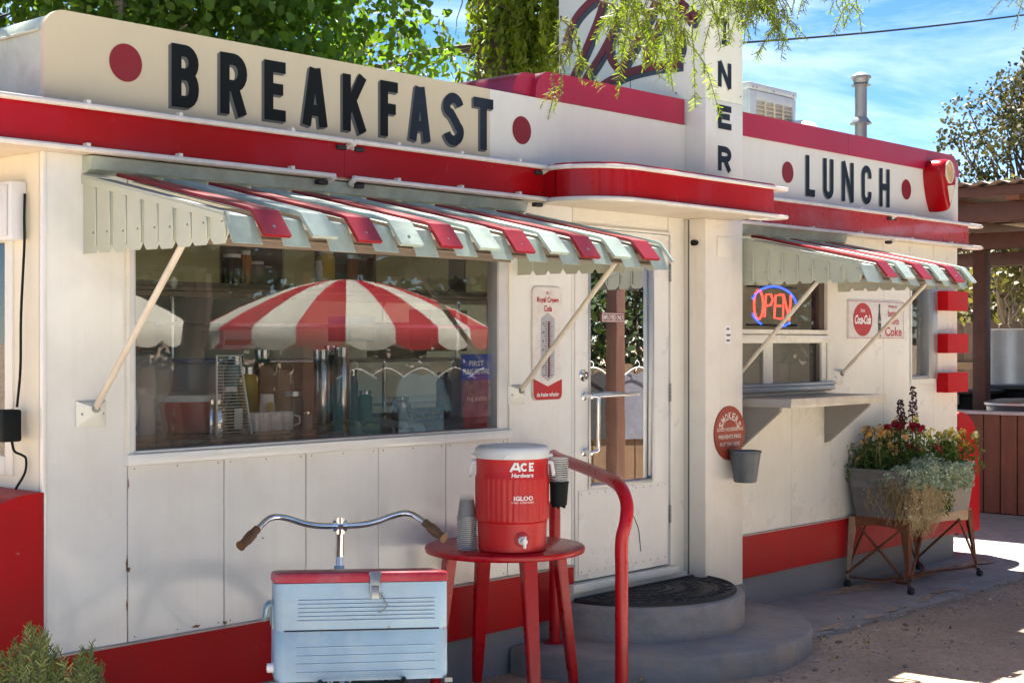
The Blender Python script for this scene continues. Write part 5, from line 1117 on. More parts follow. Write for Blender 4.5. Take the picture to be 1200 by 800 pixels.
# rosemary, bottom left
T = thing('rosemary_bush', 'spiky green rosemary bush at the lower left in front of the red fender', 'shrub', (2.45, -.75, 0))
mb = MB(); ps, nn, dd, ss = [], [], [], []
def sprig(a, b):
    a, b = Vector(a), Vector(b); pts = [a.lerp(b, t)+Vector((random.gauss(0, .01), random.gauss(0, .01), 0)) for t in (0, .25, .5, .75, 1)]; mb.tube(pts, [.003, .003, .0025, .002, .001], 5)
    L_ = (b-a).length; m_ = int(L_/.0040); ax = (b-a).normalized()
    for q in range(m_):
        t = q/m_; i = min(3, int(t*4)); p = pts[i].lerp(pts[i+1], t*4-i); an = q*2.4; u = ax.orthogonal().normalized(); v = ax.cross(u); d = (u*math.cos(an)+v*math.sin(an)+ax*(.7 if t < .9 else 1.6)).normalized(); ln = random.uniform(.018, .030)*(1 if t < .85 else .75)
        ps.append(tuple(p+d*ln*.5)); dd.append(tuple(d)); nn.append(tuple(d.cross(ax)+Vector((random.gauss(0, .3),)*3))); ss.append(ln)
def wpz(x, y, lam): return Vector(wp(x, y, lam))
for k in range(84):
    x = random.gauss(32, 24) if k < 54 else random.gauss(100, 12); lam = random.uniform(4.35, 4.9)
    top = 728+abs(x-40)*.75+abs(random.gauss(0, 16)) if k < 54 else 752+abs(x-101)*1.1+abs(random.gauss(0, 12))
    tp = wpz(x, top, lam); bp = Vector((tp.x+random.gauss(0, .10), tp.y+random.gauss(0, .10), max(.0, tp.z-random.uniform(.3, .5)))); sprig(bp, tp)
for k in range(40):
    tp = Vector((2.5+random.gauss(0, .2), -.75+random.gauss(0, .15), random.uniform(.2, .5))); sprig(Vector((tp.x, tp.y, 0)), tp)
mb.build('stem', BARK, T)
leafmesh('foliage', ps, nn, ss, leafmat('rosemary_leaf', (.06, .11, .028), (.19, .23, .08), .25, .3), T, .19, 'needle', droop=dd)

# ================================================================== ROOF THINGS AND WIRE
GALV = paint('galvanised_sheet', (.24, .26, .27), .45, .12, 6, metal=.5, dirt=.3, dcol=(.3, .3, .29), ds=10, streak=.2, bump=.08, bs=40)
HV = paint('hvac_grey_paint', (.48, .52, .55), .45, .06, 5, dirt=.2, dcol=(.3, .3, .28), ds=9, streak=.2)
T = thing('roof_cooler', 'grey box shaped roof air cooler with beige louvres beside the DINER tower', 'air conditioner', (9.33, 1.3, 2.84))
hx0, hx1, hy, hz = 9.02, 9.645, 1.0, 3.465
MB().box(hx0, hx1, hy+.02, hy+.6, 2.84, hz-.03, bev=.006).build('cabinet', HV, T); MB().box(hx0-.012, hx1+.012, hy-.006, hy+.615, hz-.05, hz, bev=.012).build('top_cover', HV, T)
f = MB()
for a, b, c, d in [(hx0, hx0+.09, 2.86, hz-.055), (hx1-.045, hx1, 2.86, hz-.055), (hx0+.0905, hx1-.0455, hz-.12, hz-.055)]: f.box(a, b, hy, hy+.0195, c, d, bev=.003)
f.build('front_frame', HV, T); BE = paint('beige_louvre', (.60, .52, .38), .5, .08, 7)
for k in range(15):
    z = 2.90+k*.0295
    m = MB().add([(hx0+.095, hy+.003, z), (hx1-.05, hy+.003, z), (hx1-.05, hy+.018, z+.022), (hx0+.095, hy+.018, z+.022), (hx0+.095, hy+.007, z-.003), (hx1-.05, hy+.007, z-.003)], [(0, 1, 2, 3), (0, 4, 5, 1)]); m.build('louvre', BE, T, smooth=0)
f = MB()
for k in range(1, 4): f.box(hx0+.09+k*.122-.008, hx0+.09+k*.122+.006, hy-.001, hy+.01, 2.88, 3.345)
f.build('mullion', BE, T)
f = MB().tube(catmull([(hx0-.015, hy+.1, 3.38), (hx0-.04, hy+.1, 3.3), (hx0-.03, hy+.12, 3.15), (hx0-.05, hy+.1, 3.05)], 4), .012, 6); f.build('conduit', SCREW, T)
sc = MB()
for x in (hx0+.03, hx0+.08, 9.33, 9.60):  sc.lathe([(.007, 0), (.007, .003), (0, .004)], (x, hy-.006, hz-.035), 8, rx)
o = sc.build('bolt', SCREW, T)
o = MB().lathe([(0, 0), (.16, 0), (.16, .28), (.15, .33), (.11, .38), (.05, .40), (0, .405)], (9.62, .95, 2.84), 24).build('roof_dome', paint('pale_roof_dome', (.66, .64, .58), .5, .08, 8)); tag(solo(o), 'pale rounded roof vent dome right of the air cooler', 'roof vent')
T = thing('flue_pipe', 'galvanised flue pipe with flat cap rising from the lunch side roof', 'flue', (9.575, .42, 2.84))
MB().tube([(9.575, .42, 2.84), (9.575, .42, 3.46)], .043, 20).build('pipe', GALV, T)
MB().lathe([(0, 3.53), (.03, 3.53), (.070, 3.505), (.074, 3.492), (.060, 3.486), (.052, 3.455), (.0, 3.455)], (9.575, .42, 0), 24).build('cap', GALV, T)
MB().lathe([(.045, 3.44), (.070, 3.435), (.070, 3.440), (.045, 3.452)], (9.575, .42, 0), 24).build('cap_ring', GALV, T)
MB().lathe([(.044, 3.20), (.078, 3.16), (.078, 3.164), (.044, 3.21)], (9.575, .42, 0), 24).build('storm_collar', GALV, T)
MB().box(9.49, 9.66, .34, .50, 2.84, 2.965, bev=.003).build('flashing', paint('brown_flashing', (.33, .2, .14), .6, .2, 9), T)
c1 = [wp(860+ (1215-860)*i/14, 51-(51-16)*i/14+3.2*math.sin(math.pi*i/14), 13+i*.3) for i in range(15)]
o = MB().tube(c1, .010, 6).build('overhead_cable', BLACK); tag(o, 'black overhead power cable crossing the blue sky', 'cable')

# ================================================================== PLANTER
RUST = paint('rusty_iron', (.15, .050, .018), .8, .5, 12, dirt=.8, dcol=(.07, .032, .02), ds=16, bump=.3, bs=60, chips=.22, ccol=(.55, .47, .36), chs=13)
RUSTW = paint('rusty_white_paint', (.40, .31, .21), .7, .2, 9, dirt=.9, dcol=(.30, .115, .04), ds=9, bump=.3, bs=60, chips=.35, ccol=(.26, .09, .03), chs=17)
PT = thing('planter_stand', 'rusty iron stand with four splayed legs carrying the galvanised tub', 'stand', (9.05, -.23, .015))
zt = .470; cor = [(8.60, -.445), (9.52, -.445), (9.52, -.03), (8.60, -.03)]
for i in range(4):
    a, b = Vector(cor[i]), Vector(cor[(i+1) % 4]); d = (b-a).normalized(); nrm2 = Vector((d.y, -d.x)); pl = []
    mm_ = MB(); steps = 10
    for s in range(steps):
        t0, t1 = s/steps, (s+1)/steps; h0, h1 = .078-.030*math.sin(math.pi*t0), .078-.030*math.sin(math.pi*t1); p0, p1 = a.lerp(b, t0), a.lerp(b, t1)
        q = [(p0.x, p0.y, zt), (p1.x, p1.y, zt), (p1.x, p1.y, zt-h1), (p0.x, p0.y, zt-h0)]; k2 = [(x-nrm2.x*.006, y-nrm2.y*.006, z) for x, y, z in q]; mm_.add(q+k2, [(0, 1, 2, 3), (7, 6, 5, 4), (0, 4, 5, 1), (2, 6, 7, 3)])
    mm_.build('apron', RUSTW if i in (0, 1) else RUST, PT)
for i, (x, y) in enumerate(cor):
    sx, sy = (1 if x > 9 else -1), (1 if y > -.2 else -1); fx, fy = x+sx*.035, y+sy*(.03 if sy < 0 else .0); mm_ = MB()
    vs = []
    for z, wd in ((zt-.005, .055), (zt-.10, .062), (.15, .026), (.055, .014)):
        t = (zt-z)/zt; px_, py_ = x+(fx-x)*t, y+(fy-y)*t; vs += [(px_-sx*wd, py_, z), (px_, py_, z), (px_, py_-sy*wd*.8, z), (px_-sx*.006, py_-sy*wd*.8, z), (px_-sx*.006, py_-sy*.006, z), (px_-sx*wd, py_-sy*.006, z)]
    mm_.add(vs, [(r_*6+k, r_*6+(k+1) % 6, (r_+1)*6+(k+1) % 6, (r_+1)*6+k) for r_ in range(3) for k in range(6)]+[tuple(range(6)), tuple(range(18, 24))]); lg = mm_.build('leg', RUST if i != 3 else RUSTW, PT, smooth=0)
    mm_ = MB().tube([(fx, fy, .07), (fx, fy, .025)], .008, 8); mm_.xf(Matrix.Identity(4)); mm_.lathe([(0, -.016), (.020, -.016), (.024, -.008), (.024, .008), (.020, .016), (0, .016)], (fx+.008, fy-.006, .034), 14, Matrix.Rotation(R(90), 3, 'X')); mm_.build('caster', RUBBER, PT)
for a, b in [((8.66, -.445, .40), (8.57, -.44, .11)), ((8.80, -.46, .42), (8.585, -.47, .10)), ((9.30, -.455, .42), (9.535, -.47, .10)), ((8.60, -.40, .41), (8.575, -.03, .10)), ((8.60, -.10, .41), (8.575, -.43, .10)), ((9.52, -.38, .41), (9.545, -.04, .10)), ((8.85, -.03, .42), (8.585, -.02, .1)), ((9.28, -.03, .42), (9.535, -.02, .1))]:
    MB().tube([a, b], .0085, 6).build('brace', RUST, PT)
MB().tube(catmull([(8.58, -.46, .075), (8.72, -.30, .055), (9.05, -.24, .05), (9.35, -.30, .055), (9.545, -.46, .075)], 5), .007, 6).build('lower_rod', RUST, PT); MB().tube(catmull([(8.575, -.03, .075), (8.75, -.18, .052), (9.05, -.225, .045), (9.35, -.18, .052), (9.54, -.04, .075)], 5), .007, 6).build('lower_rod', RUST, PT)
TUB = paint('galvanised_tub', (.15, .152, .15), .6, .2, 6, metal=.15, dirt=.45, dcol=(.20, .18, .16), ds=9, streak=.3, bump=.12, bs=40)
tub = []
rings = [(.93, .43, .474), (.935, .435, .485), (1.0, .47, .655), (1.008, .477, .660), (1.0, .472, .666), (1.025, .485, .755), (1.04, .497, .763), (1.045, .50, .770), (1.03, .488, .773), (1.0, .46, .74), (.98, .45, .70)]
vs = []; cxx, cyy = 9.065, -.245; ns = 48
base_r = rounded(-.5, .5, -.5, .5, .17, 11); ns = len(base_r)
for lx, ly, z in rings: vs += [(cxx+p[0]*lx, cyy+p[1]*ly, z+(.012*abs(p[0])**2*4*(z > .7))) for p in base_r]
tb_ = MB().add(vs, [(i*ns+k, i*ns+(k+1) % ns, (i+1)*ns+(k+1) % ns, (i+1)*ns+k) for i in range(len(rings)-1) for k in range(ns)]+[tuple(range(ns))[::-1]])
PTB = thing('galvanised_tub', 'oval grey galvanised wash tub planter on the rusty stand', 'tub', (9.065, -.245, .472)); tb_.build('tub_body', TUB, PTB)
MB().add([(cxx+p[0]*.985, cyy+p[1]*.452, .715) for p in base_r], [tuple(range(ns))]).build('soil', paint('potting_soil', (.05, .035, .025), .95, .3, 20, bump=.5, bs=40), PTB, smooth=0)
for s in (-1, 1): MB().tube(catmull([(cxx+s*.50, cyy-.06, .71), (cxx+s*.535, cyy-.05, .70), (cxx+s*.54, cyy, .665), (cxx+s*.535, cyy+.05, .70), (cxx+s*.50, cyy+.06, .71)], 4), .006, 6).build('handle', TUB, PTB)
def plant(name, label, loc, group=None): return thing(name, label, 'plant', loc, group)
SAGE = leafmat('alyssum_leaf', (.26, .34, .25), (.42, .48, .38), .2, .2); DRYL = leafmat('dry_stem', (.30, .22, .11), (.42, .34, .20), .25, .3)
GRN = leafmat('flower_foliage', (.05, .10, .02), (.12, .18, .04), .35, .35); YEL = leafmat('yellow_flower', (.55, .42, .05), (.62, .55, .18), .3, .15); WHT = leafmat('cream_flower', (.62, .58, .45), (.70, .66, .52), .3, .1)
DRED = leafmat('crimson_flower', (.22, .006, .02), (.34, .015, .04), .25, .2); PUR = leafmat('dark_seed_pod', (.035, .012, .022), (.07, .025, .035), .1, .2); PEACHF = leafmat('peach_flower', (.55, .28, .10), (.58, .40, .16), .3, .15)
T = plant('trailing_alyssum', 'silver green mounded trailing plant spilling over the front of the tub', (8.9, -.42, .72)); ps = []; dd = []
def lip_(u):                                                        # u runs along the tub rim: left end, corner, long front
    return (8.60, -.12-u*1.05) if u < .30 else ((8.60+(u-.30)*.6, -.435-(u-.30)*.25) if u < .40 else (8.66+(u-.40)*1.0, -.46))
for k in range(190):
    u = min(1.02, max(.10, random.gauss(.60, .25))); x, y = lip_(u); zc = .815-.10*abs(u-.62)+random.gauss(0, .022); ps.append(blob((x+random.gauss(0, .03), y+random.uniform(-.10, .09), zc-random.random()*.13), .05, 85, .8))
pp = np.concatenate(ps); leafmesh('foliage', pp, rng.normal(size=pp.shape)+np.array([0, -.5, .8]), rng.uniform(.012, .024, len(pp)), SAGE, T, .65)
T = plant('dry_trailing_stems', 'dry brown tangle of dead stems hanging down the front of the tub', (8.75, -.5, .5)); ps, dd, nn = [], [], []
for k in range(460):
    u = min(.95, max(.02, random.gauss(.40, .17))); x, y = lip_(u); z0_ = random.uniform(.58, .74); L_ = random.uniform(.08, .30)*(1-.6*min(1, abs(u-.42)/.4)); n_ = int(L_/.012); q = 0
    for i in range(n_): q += random.gauss(0, .006); ps.append((x+q-(.05 if u < .35 else 0), y-.045-.02*math.sin(i*.4+k)-random.random()*.03, z0_-i*.012)); dd.append((random.gauss(0, .5), random.gauss(0, .3), -1)); nn.append((random.gauss(-.4, .5), -1, random.gauss(0, .4)))
leafmesh('stems', ps, nn, rng.uniform(.014, .030, len(ps)), DRYL, T, .16, 'needle', droop=dd)
pp = np.concatenate([blob((random.gauss(8.72, .12), -.52, random.uniform(.46, .66)), .03, 8) for k in range(90)]); o = leafmesh('dry_flower', pp, rng.normal(size=pp.shape), rng.uniform(.006, .014, len(pp)), WHT, T, .8); o['kind'] = 'stuff'
pp = np.concatenate([blob((random.gauss(8.98, .05), -.52, random.uniform(.50, .70)), .04, 22) for k in range(26)]); leafmesh('green_shoots', pp, rng.normal(size=pp.shape), rng.uniform(.012, .022, len(pp)), GRN, T, .5)
def flowering(name, label, x0, x1, z0, z1, ncl, fm, fsz, ndots, yc=-.25, dens=60, stem=GRN):
    T = plant(name, label, ((x0+x1)/2, yc, .71)); mb = MB(); lp, fp = [], []
    for k in range(ncl):
        x = random.uniform(x0, x1); y = yc+random.gauss(0, .07); z = random.uniform(z0+.05, z1); a = Vector((x+random.gauss(0, .03), y, .71)); b = Vector((x, y, z)); mb.tube([a, a.lerp(b, .5)+Vector((random.gauss(0, .01), 0, 0)), b], .0022, 4)
        lp.append(np.stack([np.linspace(a.x, b.x, dens), np.linspace(a.y, b.y, dens), np.linspace(.72, z-.01, dens)], 1)+rng.normal(size=(dens, 3))*.022); fp.append(blob((x, y, z), .026, ndots, 1.1))
    mb.build('stems', stem, T); lp = np.concatenate(lp); leafmesh('foliage', lp, rng.normal(size=lp.shape)+np.array([0, -.3, .6]), rng.uniform(.018, .036, len(lp)), GRN, T, .5)
    fp = np.concatenate(fp); o = leafmesh('flowers', fp, rng.normal(size=fp.shape)+np.array([0, -.8, .3]), rng.uniform(.6, 1.2, len(fp))*fsz, fm, T, .95); o['kind'] = 'stuff'; return T
flowering('leafy_snapdragons', 'dark green leafy plant filling the middle of the galvanised tub', 8.68, 9.48, .74, .88, 46, GRN, .02, 6, -.27, 80)
flowering('snapdragons', 'yellow snapdragons on the right part of the tub', 9.22, 9.50, .84, 1.00, 20, YEL, .026, 15, -.36)
flowering('snapdragons', 'cream snapdragons among yellow ones at the right of the tub', 9.24, 9.44, .88, 1.01, 8, WHT, .026, 14, -.38)
flowering('snapdragons', 'peach and gold snapdragons left of the crimson flowers', 8.66, 8.92, .84, 1.03, 24, PEACHF, .024, 14, -.18)
flowering('snapdragons', 'tall yellow snapdragons right of the crimson flowers', 8.96, 9.18, .92, 1.10, 11, YEL, .022, 11, -.24)
flowering('snapdragons', 'large crimson red snapdragons in the upper middle of the tub', 8.87, 8.96, .95, 1.08, 8, DRED, .032, 24, -.25)
flowering('snapdragons', 'small crimson flowers low in the middle of the tub', 8.90, 9.14, .84, .92, 6, DRED, .024, 13, -.33)
flowering('dried_flower_stalks', 'withered tan stalks at the left end of the galvanised tub', 8.62, 8.76, .80, .96, 16, DRYL, .018, 8, -.14, 40, DRYL)
for k, (x, zt_, z0_) in enumerate([(9.055, 1.29, 1.09), (8.885, 1.21, 1.07)]):
    T = plant('seed_stalk', ['taller dark purple seed stalk standing above the tub flowers', 'shorter dark purple seed stalk left of the taller one'][k], (x, -.25, .71)); MB().tube([(x-.01, -.25, .71), (x, -.25, zt_)], .0028, 5).build('stem', PUR, T)
    n_ = 110; t = rng.random(n_); zz = z0_+(zt_-z0_)*t; a = rng.random(n_)*6.28; r_ = .030*(1-.6*t); pp = np.stack([x+r_*np.cos(a), -.25+r_*np.sin(a), zz+.01], 1); leafmesh('pods', pp, rng.normal(size=pp.shape), rng.uniform(.018, .032, n_), PUR, T, .55)

# ================================================================== PATIO ON THE RIGHT
BRN = paint('patio_brown_paint', (.085, .032, .022), .55, .15, 5, grain=(2, 30, 30), dirt=.15, dcol=(.16, .09, .07), ds=8)
WAIN = paint('redwood_boards', (.165, .055, .030), .55, .15, 4, grain=(34, 34, 1.6), island=.10, dirt=.12, dcol=(.25, .16, .12), ds=18)
T = thing('patio_wall', 'low wall of red brown vertical boards with a pale cap rail beside the diner', 'low wall', (13.15, 2, 0))
y = -1.8; k = 0
while y < 4.2: MB().box(13.10, 13.125, y+.004, y+.157, .02, .925, bev=.004, seg=1).build('board', WAIN, T); y += .161
MB().box(13.126, 13.20, -1.8, 4.2, .0, .92).build('backing', DARK, T); MB().box(13.07, 13.25, -1.8, 4.2, .926, .957, bev=.004).build('cap_rail', paint('cap_rail_pale', (.42, .40, .42), .5, .1, 6), T)
PG = thing('patio_shelter', 'dark brown timber patio shelter with corrugated metal roof right of the diner', 'shelter', (14, 1.5, 0))
def PP(name, mb, m=BRN, **k): return mb.build(name, m, PG, **k)
for x, y in [(13.9, 1.48), (13.9, -1.5), (13.9, 4.6), (17.0, 4.6), (17.0, -1.5)]: PP('post', MB().box(x-.065, x+.065, y-.065, y+.065, -.05, 2.50, bev=.006))
PP('beam', MB().box(13.82, 13.98, -2.0, 5.0, 2.50, 2.66, bev=.005)); PP('beam', MB().box(16.92, 17.08, -2.0, 5.0, 2.50, 2.66, bev=.005)); PP('beam', MB().box(12.28, 12.36, -2.0, 5.0, 2.64, 2.80, bev=.005))
PP('fascia', MB().box(12.14, 12.17, -2.0, 5.0, 2.845, 2.925, bev=.004))
RAF = paint('rafter_orange_brown', (.17, .065, .032), .55, .2, 6, grain=(30, 3, 30))
for y in (-1.6, -.9, -.25, .42, 1.35, 2.3, 3.2, 4.1): PP('rafter', MB().box(12.175, 17.3, y-.06, y+.06, 2.805, 2.92, bev=.004), RAF)
cg = MB(); ny = 170; ya, yb = -2.1, 5.1; vs = []
for x, z in ((12.05, 2.955), (17.5, 3.0)): vs += [(x, ya+(yb-ya)*i/ny, z+.016*math.sin(i*math.pi/2)) for i in range(ny+1)]
cg.add(vs, [(i, i+1, ny+2+i, ny+1+i) for i in range(ny)]); PP('corrugated_roof', cg, paint('rusty_roof_sheet', (.36, .29, .24), .6, .2, 8, metal=.2, dirt=.4, dcol=(.2, .11, .07), ds=9))
PP('purlin', MB().box(12.2, 12.27, -2, 5, 2.921, 2.937).box(14, 14.07, -2, 5, 2.921, 2.937).box(16, 16.07, -2, 5, 2.921, 2.937))
PK = paint('weathered_picket', (.24, .185, .135), .8, .2, 6, grain=(30, 30, 2), island=.25)
T = thing('picket_fence', 'weathered brown dog eared picket fence behind the patio', 'fence', (17.6, 3, 0))
y = -2.0
while y < 6.8:
    h = 1.83+random.uniform(-.02, .02); MB().prism([(y+.004, 0), (y+.145, 0), (y+.145, h-.05), (y+.115, h), (y+.035, h), (y+.004, h-.05)], 17.60, 17.62, 'x').build('picket', PK, T, smooth=0); y += .15
MB().box(17.55, 17.598, -2, 6.8, 1.25, 1.34).build('rail', paint('tan_rail', (.42, .31, .19), .8, .15, 6), T); MB().box(17.55, 17.598, -2, 6.8, .35, .44).build('rail', MATS['tan_rail'], T)
T = thing('metal_sheet_screen', 'upright corrugated galvanised sheet screen beyond the patio wall', 'screen', (16.6, 1, 0)); ny = 120; ya, yb = -1.8, 2.66; vs = []
for z in (.0, 1.735): vs += [(16.60+.012*math.sin(i*math.pi/4), ya+(yb-ya)*i/ny, z) for i in range(ny+1)]
MB().add(vs, [(i, i+1, ny+2+i, ny+1+i) for i in range(ny)]).build('corrugated_sheet', paint('blue_grey_galvanised', (.36, .41, .44), .45, .1, 5, metal=.45, streak=.3, dcol=(.25, .25, .25)), T)
MB().box(16.585, 16.615, ya, yb, 1.735, 1.75).build('top_channel', STEEL, T)
for i, (x, y, z, lab) in enumerate([(14.75, 2.02, 1.10, 'black plastic bin nearest the diner corner behind the patio wall'), (15.3, 1.75, 1.14, 'black lidded plastic bin behind the nearer one on the patio')]):
    T = thing('plastic_bin', lab, 'bin', (x, y, 0), 'black bins behind the patio wall'); MB().box(x-.25, x+.28, y-.25, y+.24, .02, z-.05, bev=.03).build('bin_body', BLACK, T); MB().box(x-.30, x+.30, y-.30, y+.26, z-.05, z, bev=.015).build('lid', paint('bin_lid', (.03, .035, .036), .4, .2, 6) if i == 0 else MATS['bin_lid'], T)
T = thing('notice_card', 'grey printed card fixed to the front of the black bin', 'card', (14.46, 2.05, .98)); MB().box(14.455, 14.462, 1.98, 2.14, .95, 1.05).build('card', paint('grey_card', (.33, .33, .31), .6, .3, 40), T)
T = thing('metal_tub', 'round shiny silver metal drum lid behind the patio wall', 'tub', (13.9, 1.05, .9))
MB().lathe([(0, .55), (.30, .55), (.34, .98), (.36, 1.0), (.36, 1.02), (.33, 1.03), (.25, 1.05), (.05, 1.06), (0, 1.06)], (13.72, .98, 0), 36).build('drum', STEEL, T)

# ================================================================== COURTYARD BEHIND THE VIEWER (seen mirrored in the glass)
CAN_R = paint('parasol_red', (.46, .02, .035), .7, .06, 6, spec=.2); CAN_W = paint('parasol_cream', (.74, .72, .62), .7, .05, 6, spec=.2); POLE = paint('pole_wood', (.25, .13, .06), .5, .2, 9)
def parasol(label, loc, R_, zr, zp, nseg=20, grp='parasols over the courtyard tables', dark=False):
    T = thing('parasol', label, 'parasol', loc, grp); x0, y0, _ = loc; MB().tube([(x0, y0, 0), (x0, y0, zp+.03)], .022, 10).build('pole', POLE, T); MB().lathe([(0, 0), (.25, 0), (.25, .05), (.05, .09), (.03, .3), (0, .3)], loc, 24).build('base', BLACK, T)
    for k in range(nseg):
        a0, a1 = 2*math.pi*k/nseg+.1, 2*math.pi*(k+1)/nseg+.1; vs = []; rows = [(q, zr+(zp-zr)*(1-q**1.75)) for q in (0, .2, .4, .6, .78, .9, 1.)]; c_ = 4
        for q, z in rows:
            for i in range(c_+1):
                a = a0+(a1-a0)*i/c_; sag = .025*math.sin(math.pi*i/c_)*q; vs.append((x0+R_*q*math.cos(a)*(1-sag*.3), y0+R_*q*math.sin(a)*(1-sag*.3), z-sag))
        for q in range(2):
            for i in range(c_+1):
                a = a0+(a1-a0)*i/c_; dz = (.10, .155-.055*abs(2*i/c_-1)**2.5)[q]; vs.append((x0+R_*(1.003)*math.cos(a), y0+R_*1.003*math.sin(a), zr-dz-(.01 if q else 0)))
        rws = len(rows)+2; m = MB().add(vs, [(r_*(c_+1)+i, r_*(c_+1)+i+1, (r_+1)*(c_+1)+i+1, (r_+1)*(c_+1)+i) for r_ in range(rws-1) for i in range(c_)]); m.build('canopy_panel', (CAN_R if k % 2 else CAN_W) if not dark else CAN_W, T, smooth=60)
    MB().lathe([(0, zp), (.03, zp), (.035, zp+.03), (.015, zp+.06), (0, zp+.06)], (x0, y0, 0), 12).build('finial', POLE, T)
    for k in range(10):
        a = 2*math.pi*(k*2)/nseg+.1; MB().tube([(x0, y0, zp-.03), (x0+R_*.97*math.cos(a), y0+R_*.97*math.sin(a), zr-.015)], .008, 5).build('rib', POLE, T)
parasol('red and cream striped parasol over the courtyard, mirrored in the display window', (7.62, -3.72, 0), 1.12, 1.70, 2.08)
parasol('plain pale parasol left of the striped one, mirrored in the display window', (6.34, -5.50, 0), .92, 1.72, 2.08, dark=True)
def patio_table(label, x, y):
    T = thing('courtyard_table', label, 'table', (x, y, 0), 'courtyard tables'); MB().lathe([(0, .70), (.50, .70), (.51, .72), (.50, .735), (0, .735)], (x, y, 0), 36).build('tabletop', paint('table_metal', (.35, .36, .36), .4, .1, 6, metal=.4) if 'table_metal' not in MATS else MATS['table_metal'], T)
    for k in range(4): a = k*1.571+.6; MB().tube([(x+.38*math.cos(a), y+.38*math.sin(a), .70), (x+.42*math.cos(a), y+.42*math.sin(a), 0)], .018, 8).build('leg', BLACK, T)
patio_table('round metal table under the striped parasol', 7.62, -3.72); patio_table('round metal table under the plain pale parasol', 6.34, -5.50)
FW = paint('courtyard_fence_wood', (.12, .068, .034), .8, .2, 5, grain=(26, 26, 2), island=.2)
T = thing('courtyard_fence', 'brown board fence across the courtyard with shirts hung along it', 'fence', (11, -7, 0)); fa, fb = Vector((14.6, -3.4)), Vector((5.4, -8.2)); fl = (fb-fa).length; fd = (fb-fa).normalized(); fnm = Vector((-fd.y, fd.x)); fnm = fnm if fnm.y > 0 else -fnm
k = 0; u = 0
while u < fl:
    p = fa+fd*u; h = 1.34+random.uniform(-.03, .03); ang = math.atan2(fd.y, fd.x); m = MB().prism([(0, 0), (.145, 0), (.145, h-.05), (.115, h), (.03, h), (0, h-.05)], 0, .02, 'y'); m.xf(Matrix.Translation((p.x, p.y, 0)) @ Matrix.Rotation(ang, 4, 'Z')); m.build('picket', FW, T, smooth=0); u += .158
for z in (.35, 1.02): 
    m = MB().box(0, fl, .022, .07, z, z+.09); m.xf(Matrix.Translation((fa.x, fa.y, 0)) @ Matrix.Rotation(ang, 4, 'Z')); m.build('rail', FW, T)
PO = paint('courtyard_post', (.085, .034, .02), .6, .2, 5, grain=(26, 26, 2))
for i, u in enumerate((2.90, 6.1, 8.4)):
    p = fa+fd*u+fnm*.35; T = thing('timber_post', ['reddish timber post mirrored in the door glass', 'second reddish timber post along the courtyard fence', 'third reddish timber post along the courtyard fence'][i], 'post', (p.x, p.y, 0), 'courtyard posts'); MB().box(p.x-.07, p.x+.07, p.y-.07, p.y+.07, 0, 3.1, bev=.008).build('post_shaft', PO, T); MB().box(p.x-.13, p.x+.13, p.y-.13, p.y+.13, 0, .12, bev=.01).build('post_base', PO, T)
SH = [('blue', (.03, .10, .17)), ('navy', (.012, .018, .04)), ('grey', (.13, .13, .16)), ('dark teal', (.02, .07, .09)), ('maroon', (.16, .01, .02)), ('charcoal', (.03, .03, .032)), ('pale blue', (.11, .19, .25)), ('black', (.012, .012, .014))]
def shirt(u, ci, label):
    p = fa+fd*u+fnm*.10; nm, col = SH[ci]; T = thing('hanging_shirt', label, 'shirt', (p.x, p.y, .5), 'shirts hung along the courtyard fence'); key = 'shirt_'+nm.replace(' ', '_'); m = MATS.get(key) or paint(key, col, .85, .15, 12, bump=.1, bs=30, spec=.2)
    Mx = Matrix.Translation((p.x, p.y, 0)) @ Matrix.Rotation(math.atan2(fd.y, fd.x), 4, 'Z')
    def sheet(poly, name, mm_, d=.0, th=.02): q = MB().prism(poly, d, d+th, 'y'); q.xf(Mx); q.build(name, mm_, T, smooth=0)
    sg = -1
    sheet([(-.23, .58), (.23, .58), (.235, .9), (.22, 1.22), (.08, 1.29), (0, 1.25), (-.08, 1.29), (-.22, 1.22), (-.235, .9)], 'shirt_body', m, .02+.03*(ci % 3))
    for s in (-1, 1): sheet([(s*.22, 1.22), (s*.33, .92), (s*.25, .90), (s*.21, 1.02)], 'sleeve', m if ci != 2 else MATS.get('shirt_sleeve_green') or paint('shirt_sleeve_green', (.02, .05, .035), .85, .1, 9), .022+.03*(ci % 3), .016)
    q = MB().tube(catmull([(-.20, .035, 1.235), (0, .035, 1.335), (.20, .035, 1.235)], 5), .006, 6); q.tube(catmull([(0, .035, 1.335), (.0, .035, 1.38), (.03, .035, 1.40), (.045, .035, 1.37)], 4), .004, 5); q.xf(Mx); q.build('hanger', WHITE, T)
    if ci == 2: q = MB().add([(.085*math.cos(2*math.pi*k/20), .1025, 1.02+.10*math.sin(2*math.pi*k/20)) for k in range(20)], [tuple(range(20))]); q.xf(Mx); q.build('print', REDD, T, smooth=0)
for u, ci, lab in [(2.50, 2, 'grey baseball shirt with dark green sleeves and red print, mirrored in the door glass'), (3.02, 5, 'charcoal shirt left of the printed baseball shirt on the fence'), (1.75, 0, 'blue shirt right of the printed baseball shirt on the fence'),
                   (4.18, 4, 'maroon shirt at the right end of the row mirrored in the window'), (4.50, 1, 'navy shirt between the maroon and the pale blue shirt'), (4.86, 6, 'pale blue shirt among dark ones on the courtyard fence'), (5.22, 7, 'black shirt left of the pale blue one on the fence'), (5.52, 3, 'dark teal shirt left of the black one on the fence')]: shirt(u, ci, lab)
